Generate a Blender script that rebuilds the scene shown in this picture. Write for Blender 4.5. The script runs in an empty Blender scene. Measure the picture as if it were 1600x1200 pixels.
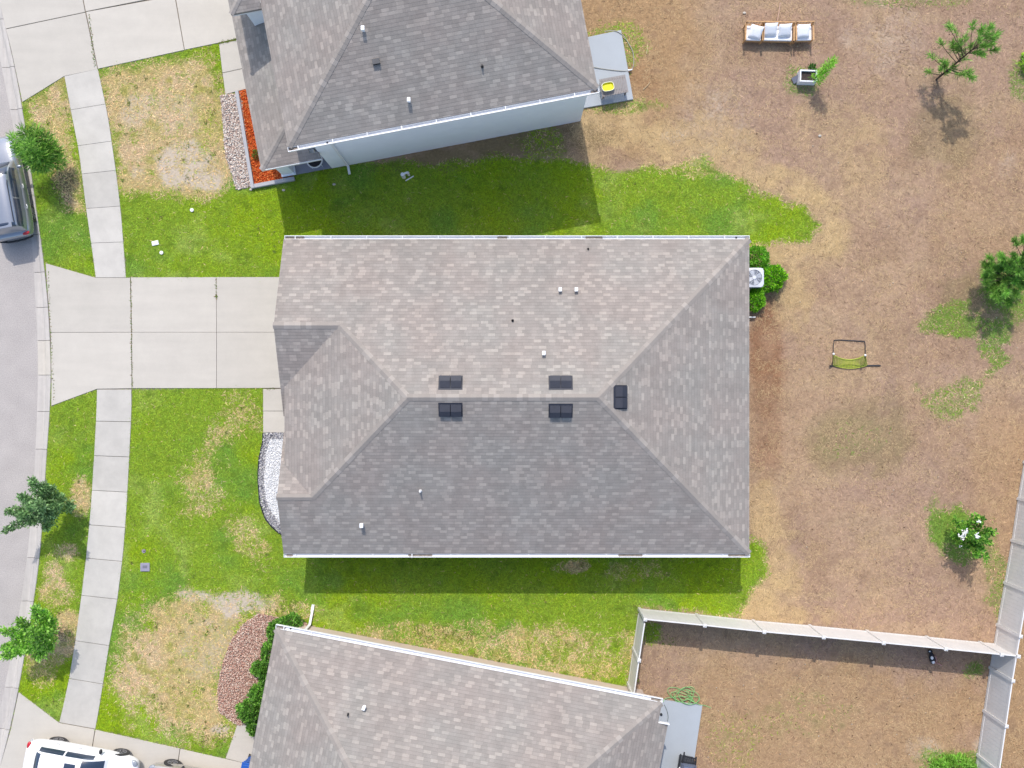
import bpy, math, random
import numpy as np
from mathutils import Vector, Matrix

random.seed(7)
RS = np.random.RandomState(11)
scene = bpy.context.scene
COL = scene.collection
R = math.radians

# ------------------------------------------------------------------ camera, sky, sun, exposure
S = 35.0          # photo pixels per metre on the ground
H = 42.0          # flying height of the camera
cam_d = bpy.data.cameras.new('camera')
cam = bpy.data.objects.new('camera', cam_d)
COL.objects.link(cam)
cam.location = (0, 0, H)
cam.rotation_euler = (0, 0, 0)
cam_d.sensor_fit = 'HORIZONTAL'
cam_d.angle = 2 * math.atan((1600 / 2 / S) / H)
cam_d.clip_start = 0.5
cam_d.clip_end = 2000
scene.camera = cam

SUN_DIR = Vector((-0.108, 0.787, 1.0)).normalized()      # towards the sun
elev = math.asin(SUN_DIR.z)
azim = math.atan2(SUN_DIR.x, SUN_DIR.y)
world = bpy.data.worlds.new('World')
scene.world = world
world.use_nodes = True
wn = world.node_tree.nodes
bg = wn['Background']
sky = wn.new('ShaderNodeTexSky')
sky.sky_type = 'NISHITA'
sky.sun_disc = False
sky.sun_elevation = elev
sky.sun_rotation = azim
sky.air_density = 1.0
sky.dust_density = 2.0
sky.ozone_density = 1.0
world.node_tree.links.new(sky.outputs['Color'], bg.inputs['Color'])
bg.inputs['Strength'].default_value = 0.15
sun_d = bpy.data.lights.new('sun', 'SUN')
sun_d.energy = 2.0
sun_d.angle = R(0.55)
sun_d.color = (1.0, 0.955, 0.90)
sun = bpy.data.objects.new('sun', sun_d)
COL.objects.link(sun)
sun.rotation_euler = SUN_DIR.to_track_quat('Z', 'Y').to_euler()
sun.location = (0, 20, 40)
scene.view_settings.view_transform = 'Standard'
scene.view_settings.look = 'None'
scene.view_settings.gamma = 1.0
scene.view_settings.exposure = 0.69

# ------------------------------------------------------------------ helpers
def P(px, py, h=0.0):
    """photo pixel + height above ground -> point of the world"""
    k = (1 - h / H) / S
    return Vector(((px - 800) * k, (600 - py) * k, h))

def G(px, py):
    p = P(px, py)
    return (p.x, p.y)

def lin1(c):
    c = c / 255.0
    return c / 12.92 if c <= 0.04045 else ((c + 0.055) / 1.055) ** 2.4

ALB = 0.66
def A(r, g, b, k=1.0):
    """albedo of a thing that reads r,g,b (sRGB) in full sun"""
    return (min(.9, lin1(r) * ALB * k * .96), min(.9, lin1(g) * ALB * k * .935), min(.9, lin1(b) * ALB * k * .865))

def new_mat(name):
    m = bpy.data.materials.new(name)
    m.use_nodes = True
    nt = m.node_tree
    return m, nt, nt.nodes['Principled BSDF']

MATS = {}
def mat(name, col, rough=0.7, metal=0.0, var=0.10, scale=6.0, bump=0.0, bscale=40.0, coat=0.0, fine=0.0, fscale=60.0, spec=0.4):
    if name in MATS:
        return MATS[name]
    m, nt, b = new_mat(name)
    N, L = nt.nodes, nt.links
    tc = N.new('ShaderNodeTexCoord')
    nz = N.new('ShaderNodeTexNoise'); nz.inputs['Scale'].default_value = scale; nz.inputs['Detail'].default_value = 5
    L.new(tc.outputs['Object'], nz.inputs['Vector'])
    mr = N.new('ShaderNodeMapRange')
    mr.inputs['From Min'].default_value = 0.25; mr.inputs['From Max'].default_value = 0.75
    mr.inputs['To Min'].default_value = 1 - var; mr.inputs['To Max'].default_value = 1 + var
    L.new(nz.outputs['Fac'], mr.inputs['Value'])
    val = mr.outputs['Result']
    if fine > 0:
        n2 = N.new('ShaderNodeTexNoise'); n2.inputs['Scale'].default_value = fscale; n2.inputs['Detail'].default_value = 3
        L.new(tc.outputs['Object'], n2.inputs['Vector'])
        m2 = N.new('ShaderNodeMapRange')
        m2.inputs['From Min'].default_value = 0.3; m2.inputs['From Max'].default_value = 0.7
        m2.inputs['To Min'].default_value = 1 - fine; m2.inputs['To Max'].default_value = 1 + fine
        L.new(n2.outputs['Fac'], m2.inputs['Value'])
        mu = N.new('ShaderNodeMath'); mu.operation = 'MULTIPLY'
        L.new(val, mu.inputs[0]); L.new(m2.outputs['Result'], mu.inputs[1])
        val = mu.outputs[0]
    vm = N.new('ShaderNodeVectorMath'); vm.operation = 'SCALE'
    vm.inputs[0].default_value = col
    L.new(val, vm.inputs['Scale'])
    L.new(vm.outputs['Vector'], b.inputs['Base Color'])
    b.inputs['Roughness'].default_value = rough
    b.inputs['Metallic'].default_value = metal
    b.inputs['Specular IOR Level'].default_value = spec
    if coat:
        b.inputs['Coat Weight'].default_value = coat
        b.inputs['Coat Roughness'].default_value = 0.08
    if bump > 0:
        n3 = N.new('ShaderNodeTexNoise'); n3.inputs['Scale'].default_value = bscale; n3.inputs['Detail'].default_value = 4
        L.new(tc.outputs['Object'], n3.inputs['Vector'])
        bp = N.new('ShaderNodeBump'); bp.inputs['Strength'].default_value = bump; bp.inputs['Distance'].default_value = 0.02
        L.new(n3.outputs['Fac'], bp.inputs['Height'])
        L.new(bp.outputs['Normal'], b.inputs['Normal'])
    MATS[name] = m
    return m

def attr_mat(name, rough=0.8, var=0.12, scale=25.0, trans=0.0, spec=0.25, bump=0.0, streak=None):
    """colour of each leaf, blade or chip comes from the mesh attribute col"""
    if name in MATS:
        return MATS[name]
    m, nt, b = new_mat(name)
    N, L = nt.nodes, nt.links
    at = N.new('ShaderNodeAttribute'); at.attribute_name = 'col'
    tc = N.new('ShaderNodeTexCoord')
    nz = N.new('ShaderNodeTexNoise'); nz.inputs['Scale'].default_value = scale; nz.inputs['Detail'].default_value = 6
    nz.inputs['Roughness'].default_value = 0.7
    L.new(tc.outputs['Object'], nz.inputs['Vector'])
    mr = N.new('ShaderNodeMapRange')
    mr.inputs['From Min'].default_value = 0.25; mr.inputs['From Max'].default_value = 0.75
    mr.inputs['To Min'].default_value = 1 - var; mr.inputs['To Max'].default_value = 1 + var
    L.new(nz.outputs['Fac'], mr.inputs['Value'])
    vm = N.new('ShaderNodeVectorMath'); vm.operation = 'SCALE'
    fac = mr.outputs['Result']
    if streak:
        mp = N.new('ShaderNodeMapping'); mp.inputs['Scale'].default_value = streak[:3]; L.new(tc.outputs['Object'], mp.inputs['Vector'])
        n2 = N.new('ShaderNodeTexNoise'); n2.inputs['Scale'].default_value = 1; n2.inputs['Detail'].default_value = 5; L.new(mp.outputs[0], n2.inputs['Vector'])
        m2 = N.new('ShaderNodeMapRange'); L.new(n2.outputs['Fac'], m2.inputs['Value'])
        m2.inputs['From Min'].default_value = .3; m2.inputs['From Max'].default_value = .7; m2.inputs['To Min'].default_value = 1 - streak[3]; m2.inputs['To Max'].default_value = 1 + streak[3] * .6
        n3 = N.new('ShaderNodeTexNoise'); n3.inputs['Scale'].default_value = 38; n3.inputs['Detail'].default_value = 3; L.new(tc.outputs['Object'], n3.inputs['Vector'])
        m3 = N.new('ShaderNodeMapRange'); L.new(n3.outputs['Fac'], m3.inputs['Value'])
        m3.inputs['From Min'].default_value = .3; m3.inputs['From Max'].default_value = .7; m3.inputs['To Min'].default_value = .965; m3.inputs['To Max'].default_value = 1.035
        mm = N.new('ShaderNodeMath'); mm.operation = 'MULTIPLY'; L.new(m2.outputs[0], mm.inputs[0]); L.new(m3.outputs[0], mm.inputs[1])
        m4 = N.new('ShaderNodeMath'); m4.operation = 'MULTIPLY'; L.new(fac, m4.inputs[0]); L.new(mm.outputs[0], m4.inputs[1]); fac = m4.outputs[0]
    L.new(at.outputs['Color'], vm.inputs[0]); L.new(fac, vm.inputs['Scale'])
    L.new(vm.outputs['Vector'], b.inputs['Base Color'])
    b.inputs['Roughness'].default_value = rough
    b.inputs['Specular IOR Level'].default_value = spec
    if bump:
        bp = N.new('ShaderNodeBump'); bp.inputs['Strength'].default_value = bump; bp.inputs['Distance'].default_value = 0.03
        L.new(nz.outputs['Fac'], bp.inputs['Height']); L.new(bp.outputs['Normal'], b.inputs['Normal'])
    if trans:
        tr = N.new('ShaderNodeBsdfTranslucent'); L.new(vm.outputs['Vector'], tr.inputs['Color'])
        mx = N.new('ShaderNodeMixShader'); mx.inputs[0].default_value = trans
        L.new(b.outputs[0], mx.inputs[1]); L.new(tr.outputs[0], mx.inputs[2])
        L.new(mx.outputs[0], N['Material Output'].inputs['Surface'])
    MATS[name] = m
    return m

def glass_mat(name, col, rough=0.06):
    if name in MATS:
        return MATS[name]
    return mat(name, col, rough=rough, var=0.15, scale=1.5, coat=0.6, spec=0.7)

def tag(o, label=None, cat=None, group=None, kind=None):
    if label: o['label'] = label
    if cat: o['category'] = cat
    if group: o['group'] = group
    if kind: o['kind'] = kind
    return o

def empty(name, loc, rotz=0.0, label=None, cat=None, group=None):
    o = bpy.data.objects.new(name, None)
    o.empty_display_size = 0.2
    COL.objects.link(o)
    o.location = loc
    o.rotation_euler = (0, 0, rotz)
    return tag(o, label, cat, group)

class MB:
    """collects faces (local coordinates of the thing) for ONE mesh object"""
    def __init__(s):
        s.v, s.f, s.uv, s.c = [], [], {}, {}
    def face(s, pts, uv=None, col=None):
        n = len(s.v)
        s.v += [tuple(p) for p in pts]
        s.f.append(tuple(range(n, n + len(pts))))
        if uv: s.uv[len(s.f) - 1] = uv
        if col: s.c[len(s.f) - 1] = col
        return s
    def raw(s, vs, fs, col=None):
        n = len(s.v)
        s.v += [tuple(p) for p in vs]
        for f in fs:
            s.f.append(tuple(i + n for i in f))
            if col: s.c[len(s.f) - 1] = col
        return s
    def box(s, c, d, rz=0.0, M=None, col=None):
        x, y, z = d[0] / 2, d[1] / 2, d[2] / 2
        vs = [Vector(p) for p in ((-x, -y, -z), (x, -y, -z), (x, y, -z), (-x, y, -z), (-x, -y, z), (x, -y, z), (x, y, z), (-x, y, z))]
        if M is not None: vs = [M @ p for p in vs]
        elif rz:
            m = Matrix.Rotation(rz, 3, 'Z'); vs = [m @ p for p in vs]
        vs = [p + Vector(c) for p in vs]
        return s.raw(vs, [(0, 3, 2, 1), (4, 5, 6, 7), (0, 1, 5, 4), (1, 2, 6, 5), (2, 3, 7, 6), (3, 0, 4, 7)], col)
    def prism(s, poly, z0, z1, col=None):
        a = sum(poly[i][0] * poly[(i + 1) % len(poly)][1] - poly[(i + 1) % len(poly)][0] * poly[i][1] for i in range(len(poly)))
        if a < 0: poly = poly[::-1]
        n = len(poly)
        vs = [(p[0], p[1], z0) for p in poly] + [(p[0], p[1], z1) for p in poly]
        fs = [tuple(range(n))[::-1], tuple(range(n, 2 * n))] + [(i, (i + 1) % n, n + (i + 1) % n, n + i) for i in range(n)]
        return s.raw(vs, fs, col)
    def tube(s, pts, r, n=8, r2=None, cap=True, col=None):
        pts = [Vector(p) for p in pts]
        m = len(pts)
        vs, fs = [], []
        up = Vector((0, 0, 1))
        for i, p in enumerate(pts):
            d = (pts[min(i + 1, m - 1)] - pts[max(i - 1, 0)])
            if d.length < 1e-6: d = Vector((0, 0, 1))
            d.normalize()
            a = d.cross(up)
            if a.length < 1e-3: a = d.cross(Vector((1, 0, 0)))
            a.normalize(); b = d.cross(a)
            if isinstance(r, (list, tuple)): rr = r[i]
            else: rr = r if r2 is None else r + (r2 - r) * i / max(1, m - 1)
            for k in range(n):
                t = 2 * math.pi * k / n
                vs.append(p + (a * math.cos(t) + b * math.sin(t)) * rr)
        for i in range(m - 1):
            for k in range(n):
                fs.append((i * n + k, i * n + (k + 1) % n, (i + 1) * n + (k + 1) % n, (i + 1) * n + k))
        if cap:
            fs.append(tuple(range(n)))
            fs.append(tuple(range((m - 1) * n, m * n))[::-1])
        return s.raw(vs, fs, col)
    def cyl(s, c, r, h, n=20, axis='Z', r2=None, col=None):
        c = Vector(c)
        d = {'X': Vector((1, 0, 0)), 'Y': Vector((0, 1, 0)), 'Z': Vector((0, 0, 1))}[axis]
        return s.tube([c - d * h / 2, c + d * h / 2], r, n, r2, True, col)
    def ball(s, c, d, nu=12, nv=8, M=None, pw=1.0, col=None):
        vs, fs = [], []
        def sg(v): return math.copysign(abs(v) ** pw, v)
        for j in range(nv + 1):
            ph = math.pi * j / nv - math.pi / 2
            for i in range(nu):
                t = 2 * math.pi * i / nu
                p = Vector((sg(math.cos(ph)) * sg(math.cos(t)) * d[0] / 2, sg(math.cos(ph)) * sg(math.sin(t)) * d[1] / 2, sg(math.sin(ph)) * d[2] / 2))
                if M is not None: p = M @ p
                vs.append(p + Vector(c))
        for j in range(nv):
            for i in range(nu):
                fs.append((j * nu + i, j * nu + (i + 1) % nu, (j + 1) * nu + (i + 1) % nu, (j + 1) * nu + i))
        return s.raw(vs, fs, col)
    def build(s, name, m, parent=None, smooth=False, bevel=0.0, subsurf=0, label=None, loc=None, bseg=2):
        me = bpy.data.meshes.new(name)
        me.from_pydata(s.v, [], s.f)
        if s.uv:
            ul = me.uv_layers.new(name='UVMap')
            for fi, uv in s.uv.items():
                for k, li in enumerate(me.polygons[fi].loop_indices):
                    ul.data[li].uv = uv[k]
        if s.c:
            ca = me.color_attributes.new('col', 'FLOAT_COLOR', 'CORNER')
            for p in me.polygons:
                cc = s.c.get(p.index, (.5, .5, .5))
                for li in p.loop_indices:
                    ca.data[li].color = (*cc[:3], 1)
        if m is not None: me.materials.append(m)
        if smooth:
            for p in me.polygons: p.use_smooth = True
        me.update()
        o = bpy.data.objects.new(name, me)
        COL.objects.link(o)
        if parent is not None: o.parent = parent
        if loc is not None: o.location = loc
        if bevel:
            md = o.modifiers.new('bevel', 'BEVEL'); md.width = bevel; md.segments = bseg; md.limit_method = 'ANGLE'; md.angle_limit = R(35)
        if subsurf:
            md = o.modifiers.new('subsurf', 'SUBSURF'); md.levels = subsurf; md.render_levels = subsurf
        if label: o['label'] = label
        return o

def np_mesh(name, verts, faces, cols, m, parent=None, smooth=False):
    """big mesh from arrays; cols per vertex"""
    me = bpy.data.meshes.new(name)
    nv, nf, k = len(verts), len(faces), faces.shape[1]
    me.vertices.add(nv); me.loops.add(nf * k); me.polygons.add(nf)
    me.vertices.foreach_set('co', np.ascontiguousarray(verts, dtype=np.float32).ravel())
    me.loops.foreach_set('vertex_index', np.ascontiguousarray(faces, dtype=np.int32).ravel())
    me.polygons.foreach_set('loop_start', np.arange(0, nf * k, k, dtype=np.int32))
    me.polygons.foreach_set('loop_total', np.full(nf, k, dtype=np.int32))
    if cols is not None:
        ca = me.color_attributes.new('col', 'FLOAT_COLOR', 'POINT')
        c4 = np.ones((nv, 4), dtype=np.float32); c4[:, :3] = np.clip(cols, 0, 1)
        ca.data.foreach_set('color', c4.ravel())
    if smooth: me.polygons.foreach_set('use_smooth', np.ones(nf, dtype=bool))
    me.materials.append(m)
    me.update(calc_edges=True)
    me.validate()
    o = bpy.data.objects.new(name, me)
    COL.objects.link(o)
    if parent is not None: o.parent = parent
    return o

def copy_tree(o, parent=None):
    c = o.copy(); COL.objects.link(c)
    if parent is not None: c.parent = parent
    for ch in list(o.children): copy_tree(ch, c)
    return c

# numpy noise and polygon tests --------------------------------------------------
def vnoise(x, y, scale, seed):
    x = np.asarray(x, float) / scale; y = np.asarray(y, float) / scale
    xi = np.floor(x).astype(np.int64); yi = np.floor(y).astype(np.int64)
    fx = x - xi; fy = y - yi
    fx = fx * fx * (3 - 2 * fx); fy = fy * fy * (3 - 2 * fy)
    def h(a, b):
        n = (a * 374761393 + b * 668265263 + seed * 1442695041) & 0x7fffffff
        n = ((n ^ (n >> 13)) * 1274126177) & 0x7fffffff
        return ((n ^ (n >> 16)) & 0xffff) / 65535.0
    return (h(xi, yi) * (1 - fx) + h(xi + 1, yi) * fx) * (1 - fy) + (h(xi, yi + 1) * (1 - fx) + h(xi + 1, yi + 1) * fx) * fy

def fbm(x, y, scale, seed, n=4):
    a, t, r = 0.5, 0, 0
    for i in range(n):
        r = r + a * vnoise(x, y, scale / 2 ** i, seed + i * 17); t += a; a *= .55
    return r / t

def pip(poly, x, y):
    inside = np.zeros(np.shape(x), bool)
    n = len(poly); j = n - 1
    for i in range(n):
        xi, yi = poly[i]; xj, yj = poly[j]
        if yi != yj:
            c = ((yi > y) != (yj > y)) & (x < (xj - xi) * (y - yi) / (yj - yi) + xi)
            inside ^= c
        j = i
    return inside

def sdf(poly, x, y):
    d = np.full(np.shape(x), 1e9)
    n = len(poly)
    for i in range(n):
        ax, ay = poly[i]; bx, by = poly[(i + 1) % n]
        ex, ey = bx - ax, by - ay
        t = np.clip(((x - ax) * ex + (y - ay) * ey) / (ex * ex + ey * ey + 1e-9), 0, 1)
        d = np.minimum(d, np.hypot(x - ax - t * ex, y - ay - t * ey))
    return np.where(pip(poly, x, y), -d, d)

def sstep(a, b, t):
    t = np.clip((t - a) / (b - a), 0, 1)
    return t * t * (3 - 2 * t)

def interp(pl, y):
    ys = [p[1] for p in pl]; xs = [p[0] for p in pl]
    return np.interp(y, ys, xs)

def smooth_line(pl, ys):
    """smoothed x(y) of a measured edge"""
    out = []
    for y in ys:
        w = [interp(pl, y + d) for d in (-60, -40, -20, 0, 20, 40, 60)]
        out.append(float(np.mean(w)))
    return out

# ------------------------------------------------------------------ ground layout in photo pixels
KERB_L = [(-36, -60), (-19, 0), (0, 105), (17, 180), (20, 207), (34, 280), (49, 366), (50.5, 425), (57.6, 532), (58.5, 586), (56, 645), (53.4, 702), (52, 747), (46.4, 820), (32.3, 940), (26.7, 970), (12.7, 1040), (0, 1102), (-20, 1190), (-40, 1280)]
KERB_R = [(-14, -60), (-1, 0), (17.5, 77), (35, 160), (45, 240), (53.4, 306), (63, 365), (69, 410), (72, 430), (79, 527), (80.7, 589), (80, 636), (75.4, 673), (72.6, 710), (67.5, 820), (54.8, 940), (50.6, 955), (36.6, 1035), (29.5, 1080), (17, 1139), (0, 1200), (-22, 1280)]
YS = list(range(-60, 1290, 15))
KR = smooth_line(KERB_R, YS)
KL = smooth_line(KERB_L, YS)
KL = [min(l, r - 16) for l, r in zip(KL, KR)]
kr_line = list(zip(KR, YS)); kl_line = list(zip(KL, YS))

SW_UP_L = [(101, 119), (112.5, 180), (123.7, 236), (135, 326), (144.8, 394), (150, 434)]
SW_UP_R = [(153, 108), (168.7, 180), (182.8, 278), (189.8, 338), (197, 434)]
SW_LO_L = [(152, 608), (151.3, 640), (147.6, 710), (142, 797), (135, 870), (126.5, 940), (118, 1001), (107, 1069), (93, 1129)]
SW_LO_R = [(205.5, 608), (205.8, 640), (202, 719), (197.7, 795), (192.6, 865), (183, 940), (170, 1012), (152, 1125), (149, 1139)]
DRIVE_MAIN = [(71, 411), (150, 434), (470, 433), (470, 607), (152, 608), (80, 635), (81, 590), (79, 527)]
DRIVE_LOW = [(29, 1081), (93, 1129), (149, 1139), (352, 1185), (430, 1205), (430, 1300), (-22, 1290), (0, 1200), (17, 1139)]
DRIVE_UP = [(35, 160), (101, 119), (153, 108), (342, 68), (430, 47), (430, -70), (-16, -70), (-1, 0), (17.5, 77)]
WALK_MAIN = [(411.5, 607), (470, 607), (470, 675.5), (411.5, 675.5)]
WALK_UP = [(342, 68), (400, 55), (420, 130), (352, 148)]
WALK_LOW = [(371, 1131), (420, 1120), (410, 1200), (352, 1185)]
PATIO_UP = [(885, 66), (970, 48), (989, 156), (905, 171)]
PATIO_LOW = [(1000, 1088), (1097, 1101), (1080, 1215), (985, 1215)]
GRAVEL = [(412, 676), (470, 676), (470, 800), (452, 838), (436, 832), (415.7, 811), (406.5, 783), (403.8, 750), (405.5, 715), (411, 690)]
GRAVEL_IN = [(421, 686), (470, 684), (470, 800), (447, 822), (434.5, 815), (420, 793), (414, 770), (412.5, 745), (414.5, 715)]
MULCH_LOW = [(432, 964), (470, 968), (495, 985), (470, 1000), (452, 1080), (420, 1130), (371, 1133), (342, 1112), (340, 1075), (350, 1030), (362, 1000), (380, 975), (405, 958)]
MULCH_UP = [(345, 150), (377, 145), (397, 291), (370, 297), (352, 240), (349, 195)]

# house frames ------------------------------------------------------------------
UP_A = R(10.77); UP_O = Vector((-8.713 - .187 * .13, 9.112 + .982 * .13, 0))
LO_A = R(-10.89); LO_O = Vector((-9.852 - .189 * .13, -10.093 - .982 * .13, 0))
def loc2w(o, a, x, y):
    return (o.x + x * math.cos(a) - y * math.sin(a), o.y + x * math.sin(a) + y * math.cos(a))
def w2px(p):
    return (800 + p[0] * S, 600 - p[1] * S)
MAIN_FOOT = [(-9.2, 5.75), (9.5, 5.75), (9.5, -6.78), (-9.2, -6.78)]
UP_FOOT_L = [(0.76, 0.25), (12.05, 0.25), (12.05, 10), (-1.3, 10), (-1.3, 2.5), (0.76, 2.5)]
UP_BED_L = [(-2.92, 0), (-1.0, 0), (-1.0, 4.4), (-2.81, 4.4)]
UP_PORCH_L = [(-1.4, 0.28), (0.8, 0.28), (0.8, 2.6), (-1.4, 2.6)]
LO_FOOT_L = [(0.4, -0.4), (16.05, -0.4), (16.05, -11.6), (0.4, -11.6)]

HARD_PX = [DRIVE_MAIN, DRIVE_LOW, DRIVE_UP, WALK_MAIN, WALK_UP, WALK_LOW, PATIO_UP, PATIO_LOW, GRAVEL, MULCH_LOW, MULCH_UP,
           SW_UP_L + SW_UP_R[::-1], SW_LO_L + SW_LO_R[::-1]]
HARD_PX += [[w2px(p) for p in MAIN_FOOT]]
for fl, o, a in ((UP_FOOT_L, UP_O, UP_A), (UP_BED_L, UP_O, UP_A), (UP_PORCH_L, UP_O, UP_A), (LO_FOOT_L, LO_O, LO_A)):
    HARD_PX.append([w2px(loc2w(o, a, *q)) for q in fl])

def hard(px, py):
    m = px < np.interp(py, YS, KR)
    for poly in HARD_PX: m |= pip(poly, px, py)
    return m

# ------------------------------------------------------------------ ground cover fields (what grows where)
STEP = 3.2
gx = np.arange(-90, 1691, STEP); gy = np.arange(-90, 1291, STEP)
FX, FY = np.meshgrid(gx, gy)
def wob(seed, s=60, n=4): return fbm(FX, FY, s, seed, n) - 0.5
g = np.zeros_like(FX); d = np.zeros_like(FX); sa = np.zeros_like(FX); fr = np.zeros_like(FX); dk = np.zeros_like(FX); rd = np.zeros_like(FX)
nzA, nzB, nzC = wob(1, 55), wob(2, 26), wob(3, 120)
def lay(field, poly, val, soft=14, amp=40):
    s = sdf(poly, FX, FY) + nzA * amp + nzB * amp * .6
    w = sstep(soft, -soft, s)
    field[:] = field * (1 - w) + val * w
def blob(field, cx, cy, rx, ry, val, amp=0.9, rot=0):
    dx, dy = FX - cx, FY - cy
    c, s_ = math.cos(rot), math.sin(rot)
    u, v = (dx * c + dy * s_) / rx, (-dx * s_ + dy * c) / ry
    r = np.sqrt(u * u + v * v) + (nzA + nzB) * amp
    w = sstep(1.15, 0.6, r) * val
    field[:] = np.maximum(field, w)
# lawns
lay(g, [(-90, -90), (440, -90), (440, 1290), (-90, 1290)], 1, 6, 0)
lay(g, [(430, 225), (520, 250), (620, 250), (690, 256), (760, 246), (860, 250), (930, 258), (1010, 266), (1100, 255), (1150, 275), (1195, 312), (1250, 325), (1282, 352), (1266, 378), (1200, 386), (1165, 395), (1150, 420), (430, 420)], 1, 9, 34)
lay(g, [(430, 840), (1172, 840), (1190, 850), (1200, 885), (1178, 930), (1158, 965), (1085, 958), (1000, 950), (984, 1090), (430, 1000)], 1, 8, 26)
blob(g, 845, 225, 44, 26, .5, 1.7); blob(g, 560, 270, 90, 22, .8)
# fringe of bright straw round the lawns
def fringe(poly, wdt):
    s = sdf(poly, FX, FY) + nzA * 50 + nzB * 30
    fr[:] = np.maximum(fr, sstep(wdt, 2, np.abs(s - wdt * .35)))
fringe([(930, 190), (1010, 240), (1100, 250), (1195, 300), (1285, 340), (1270, 385), (1180, 392), (930, 420)], 44)
blob(fr, 1210, 905, 44, 80, 1); blob(fr, 1180, 940, 70, 40, 1); blob(fr, 1195, 800, 26, 60, .8); blob(fr, 1238, 455, 36, 70, .8)
blob(fr, 960, 180, 60, 50, .8); blob(fr, 1200, 960, 110, 22, .8); blob(fr, 1100, 230, 120, 50, .5); blob(fr, 1330, 270, 60, 60, .35)
blob(fr, 1240, 300, 60, 40, .6); blob(fr, 1300, 200, 90, 50, .3)
fr = np.clip(fr * (.05 + 1.75 * fbm(FX, FY, 26, 58) ** 1.3), 0, 1)
# green patches in the brown yard
for a in ((1505, 500, 66, 26, .75, 1.7), (1548, 532, 32, 44, .7, 1.7), (1500, 622, 46, 26, .45, 1.7), (1345, 690, 60, 34, .08), (1575, 455, 52, 42, .75),
          (1484, 822, 36, 46, 1.0), (1500, 858, 40, 24, .85), (1500, 1195, 60, 30, .9), (1018, 990, 20, 20, .9), (1565, 935, 14, 60, .45), (1548, 880, 16, 70, .35),
          (1525, 1045, 22, 16, .7), (960, 75, 44, 42, .45), (960, 165, 70, 14, .5), (1420, 0, 110, 12, .3), (1250, 125, 30, 26, .4),
          (1140, 1160, 50, 60, .12), (990, 1040, 12, 50, .5), (930, 62, 40, 12, .4), (1595, 120, 20, 30, .5), (1270, 1120, 80, 40, .1)):
    blob(g, *a)
# dry turf inside lawns
lay(d, [(162, 118), (338, 82), (346, 140), (357, 215), (358, 285), (330, 312), (270, 306), (188, 300), (180, 250), (166, 180)], .95, 18, 40)
blob(d, 195, 215, 26, 30, .0)
lay(d, [(48, 162), (99, 126), (116, 190), (124, 250), (133, 330), (104, 330), (66, 245)], .85, 10, 24)
lay(d, [(205, 985), (250, 945), (330, 930), (425, 950), (415, 975), (360, 1000), (345, 1070), (352, 1120), (365, 1150), (300, 1150), (215, 1125), (185, 1095)], .95, 24, 56)
lay(d, [(290, 745), (318, 690), (352, 645), (388, 625), (398, 655), (352, 690), (336, 735), (334, 795), (305, 800), (292, 770)], .50, 22, 60)
blob(d, 370, 835, 56, 20, .30, 1.8, .7); blob(d, 325, 790, 30, 34, .3, 1.5)
for a in ((95, 925, 28, 26, .7), (105, 985, 26, 40, .85), (72, 1030, 30, 30, .6), (125, 775, 18, 34, .8), (108, 860, 26, 20, .55), (85, 905, 18, 26, .5), (70, 1055, 18, 20, .4),
          (800, 1010, 190, 40, .55), (900, 1035, 120, 34, .5), (660, 995, 110, 24, .5), (735, 985, 60, 22, .4), (980, 890, 60, 20, .3), (470, 958, 60, 16, .35), (1060, 250, 60, 20, .3),
          (1120, 262, 80, 18, .35), (905, 885, 40, 14, .9), (88, 200, 22, 26, .5), (1190, 940, 30, 30, .5), (225, 1000, 20, 60, .25), (290, 1000, 50, 26, .5)):
    blob(d, *a)
for a in ((700, 248, 70, 22, .9), (800, 225, 120, 26, .95), (900, 215, 60, 30, .9), (600, 262, 40, 10, .5), (905, 882, 34, 14, .5)):
    blob(rd, *a)
# pale sand, dark soil, plus one tree's shadow painted into the ground colour
for a in ((288, 258, 44, 40, .9), (318, 282, 36, 18, .9), (215, 175, 26, 30, .45), (270, 180, 44, 36, .3), (302, 930, 30, 10, .9), (372, 944, 46, 26, .95), (330, 1010, 60, 50, .3), (1055, 215, 22, 12, .8), (345, 1140, 16, 10, .7), (1575, 265, 20, 30, .2),
          (215, 270, 14, 14, .5), (1120, 190, 70, 60, .25), (1380, 60, 60, 60, .2), (1535, 1165, 20, 20, .5), (1450, 1170, 30, 16, .4)):
    blob(sa, *a)
for a in ((98, 292, 28, 38, .9), (97, 988, 16, 14, .8), (104, 785, 14, 14, .7), (1463, 128, 14, 16, .9), (1210, 470, 22, 14, .6), (1180, 490, 14, 10, .5), (1190, 548, 0.1, 0.1, 0)):  # first patch: soil with the upper street tree's cast shade painted in
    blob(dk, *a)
d = np.clip(d * (.40 + 1.45 * fbm(FX, FY, 30, 41)), 0, 1)
n_lo = fbm(FX, FY, 170, 5); n_md = fbm(FX, FY, 48, 6); n_hi = fbm(FX, FY, 14, 8, 3)

cA = lambda *c: np.array(A(*c))
def mixc(c, t, k): return c * (1 - t[..., None]) + k * t[..., None]
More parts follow.
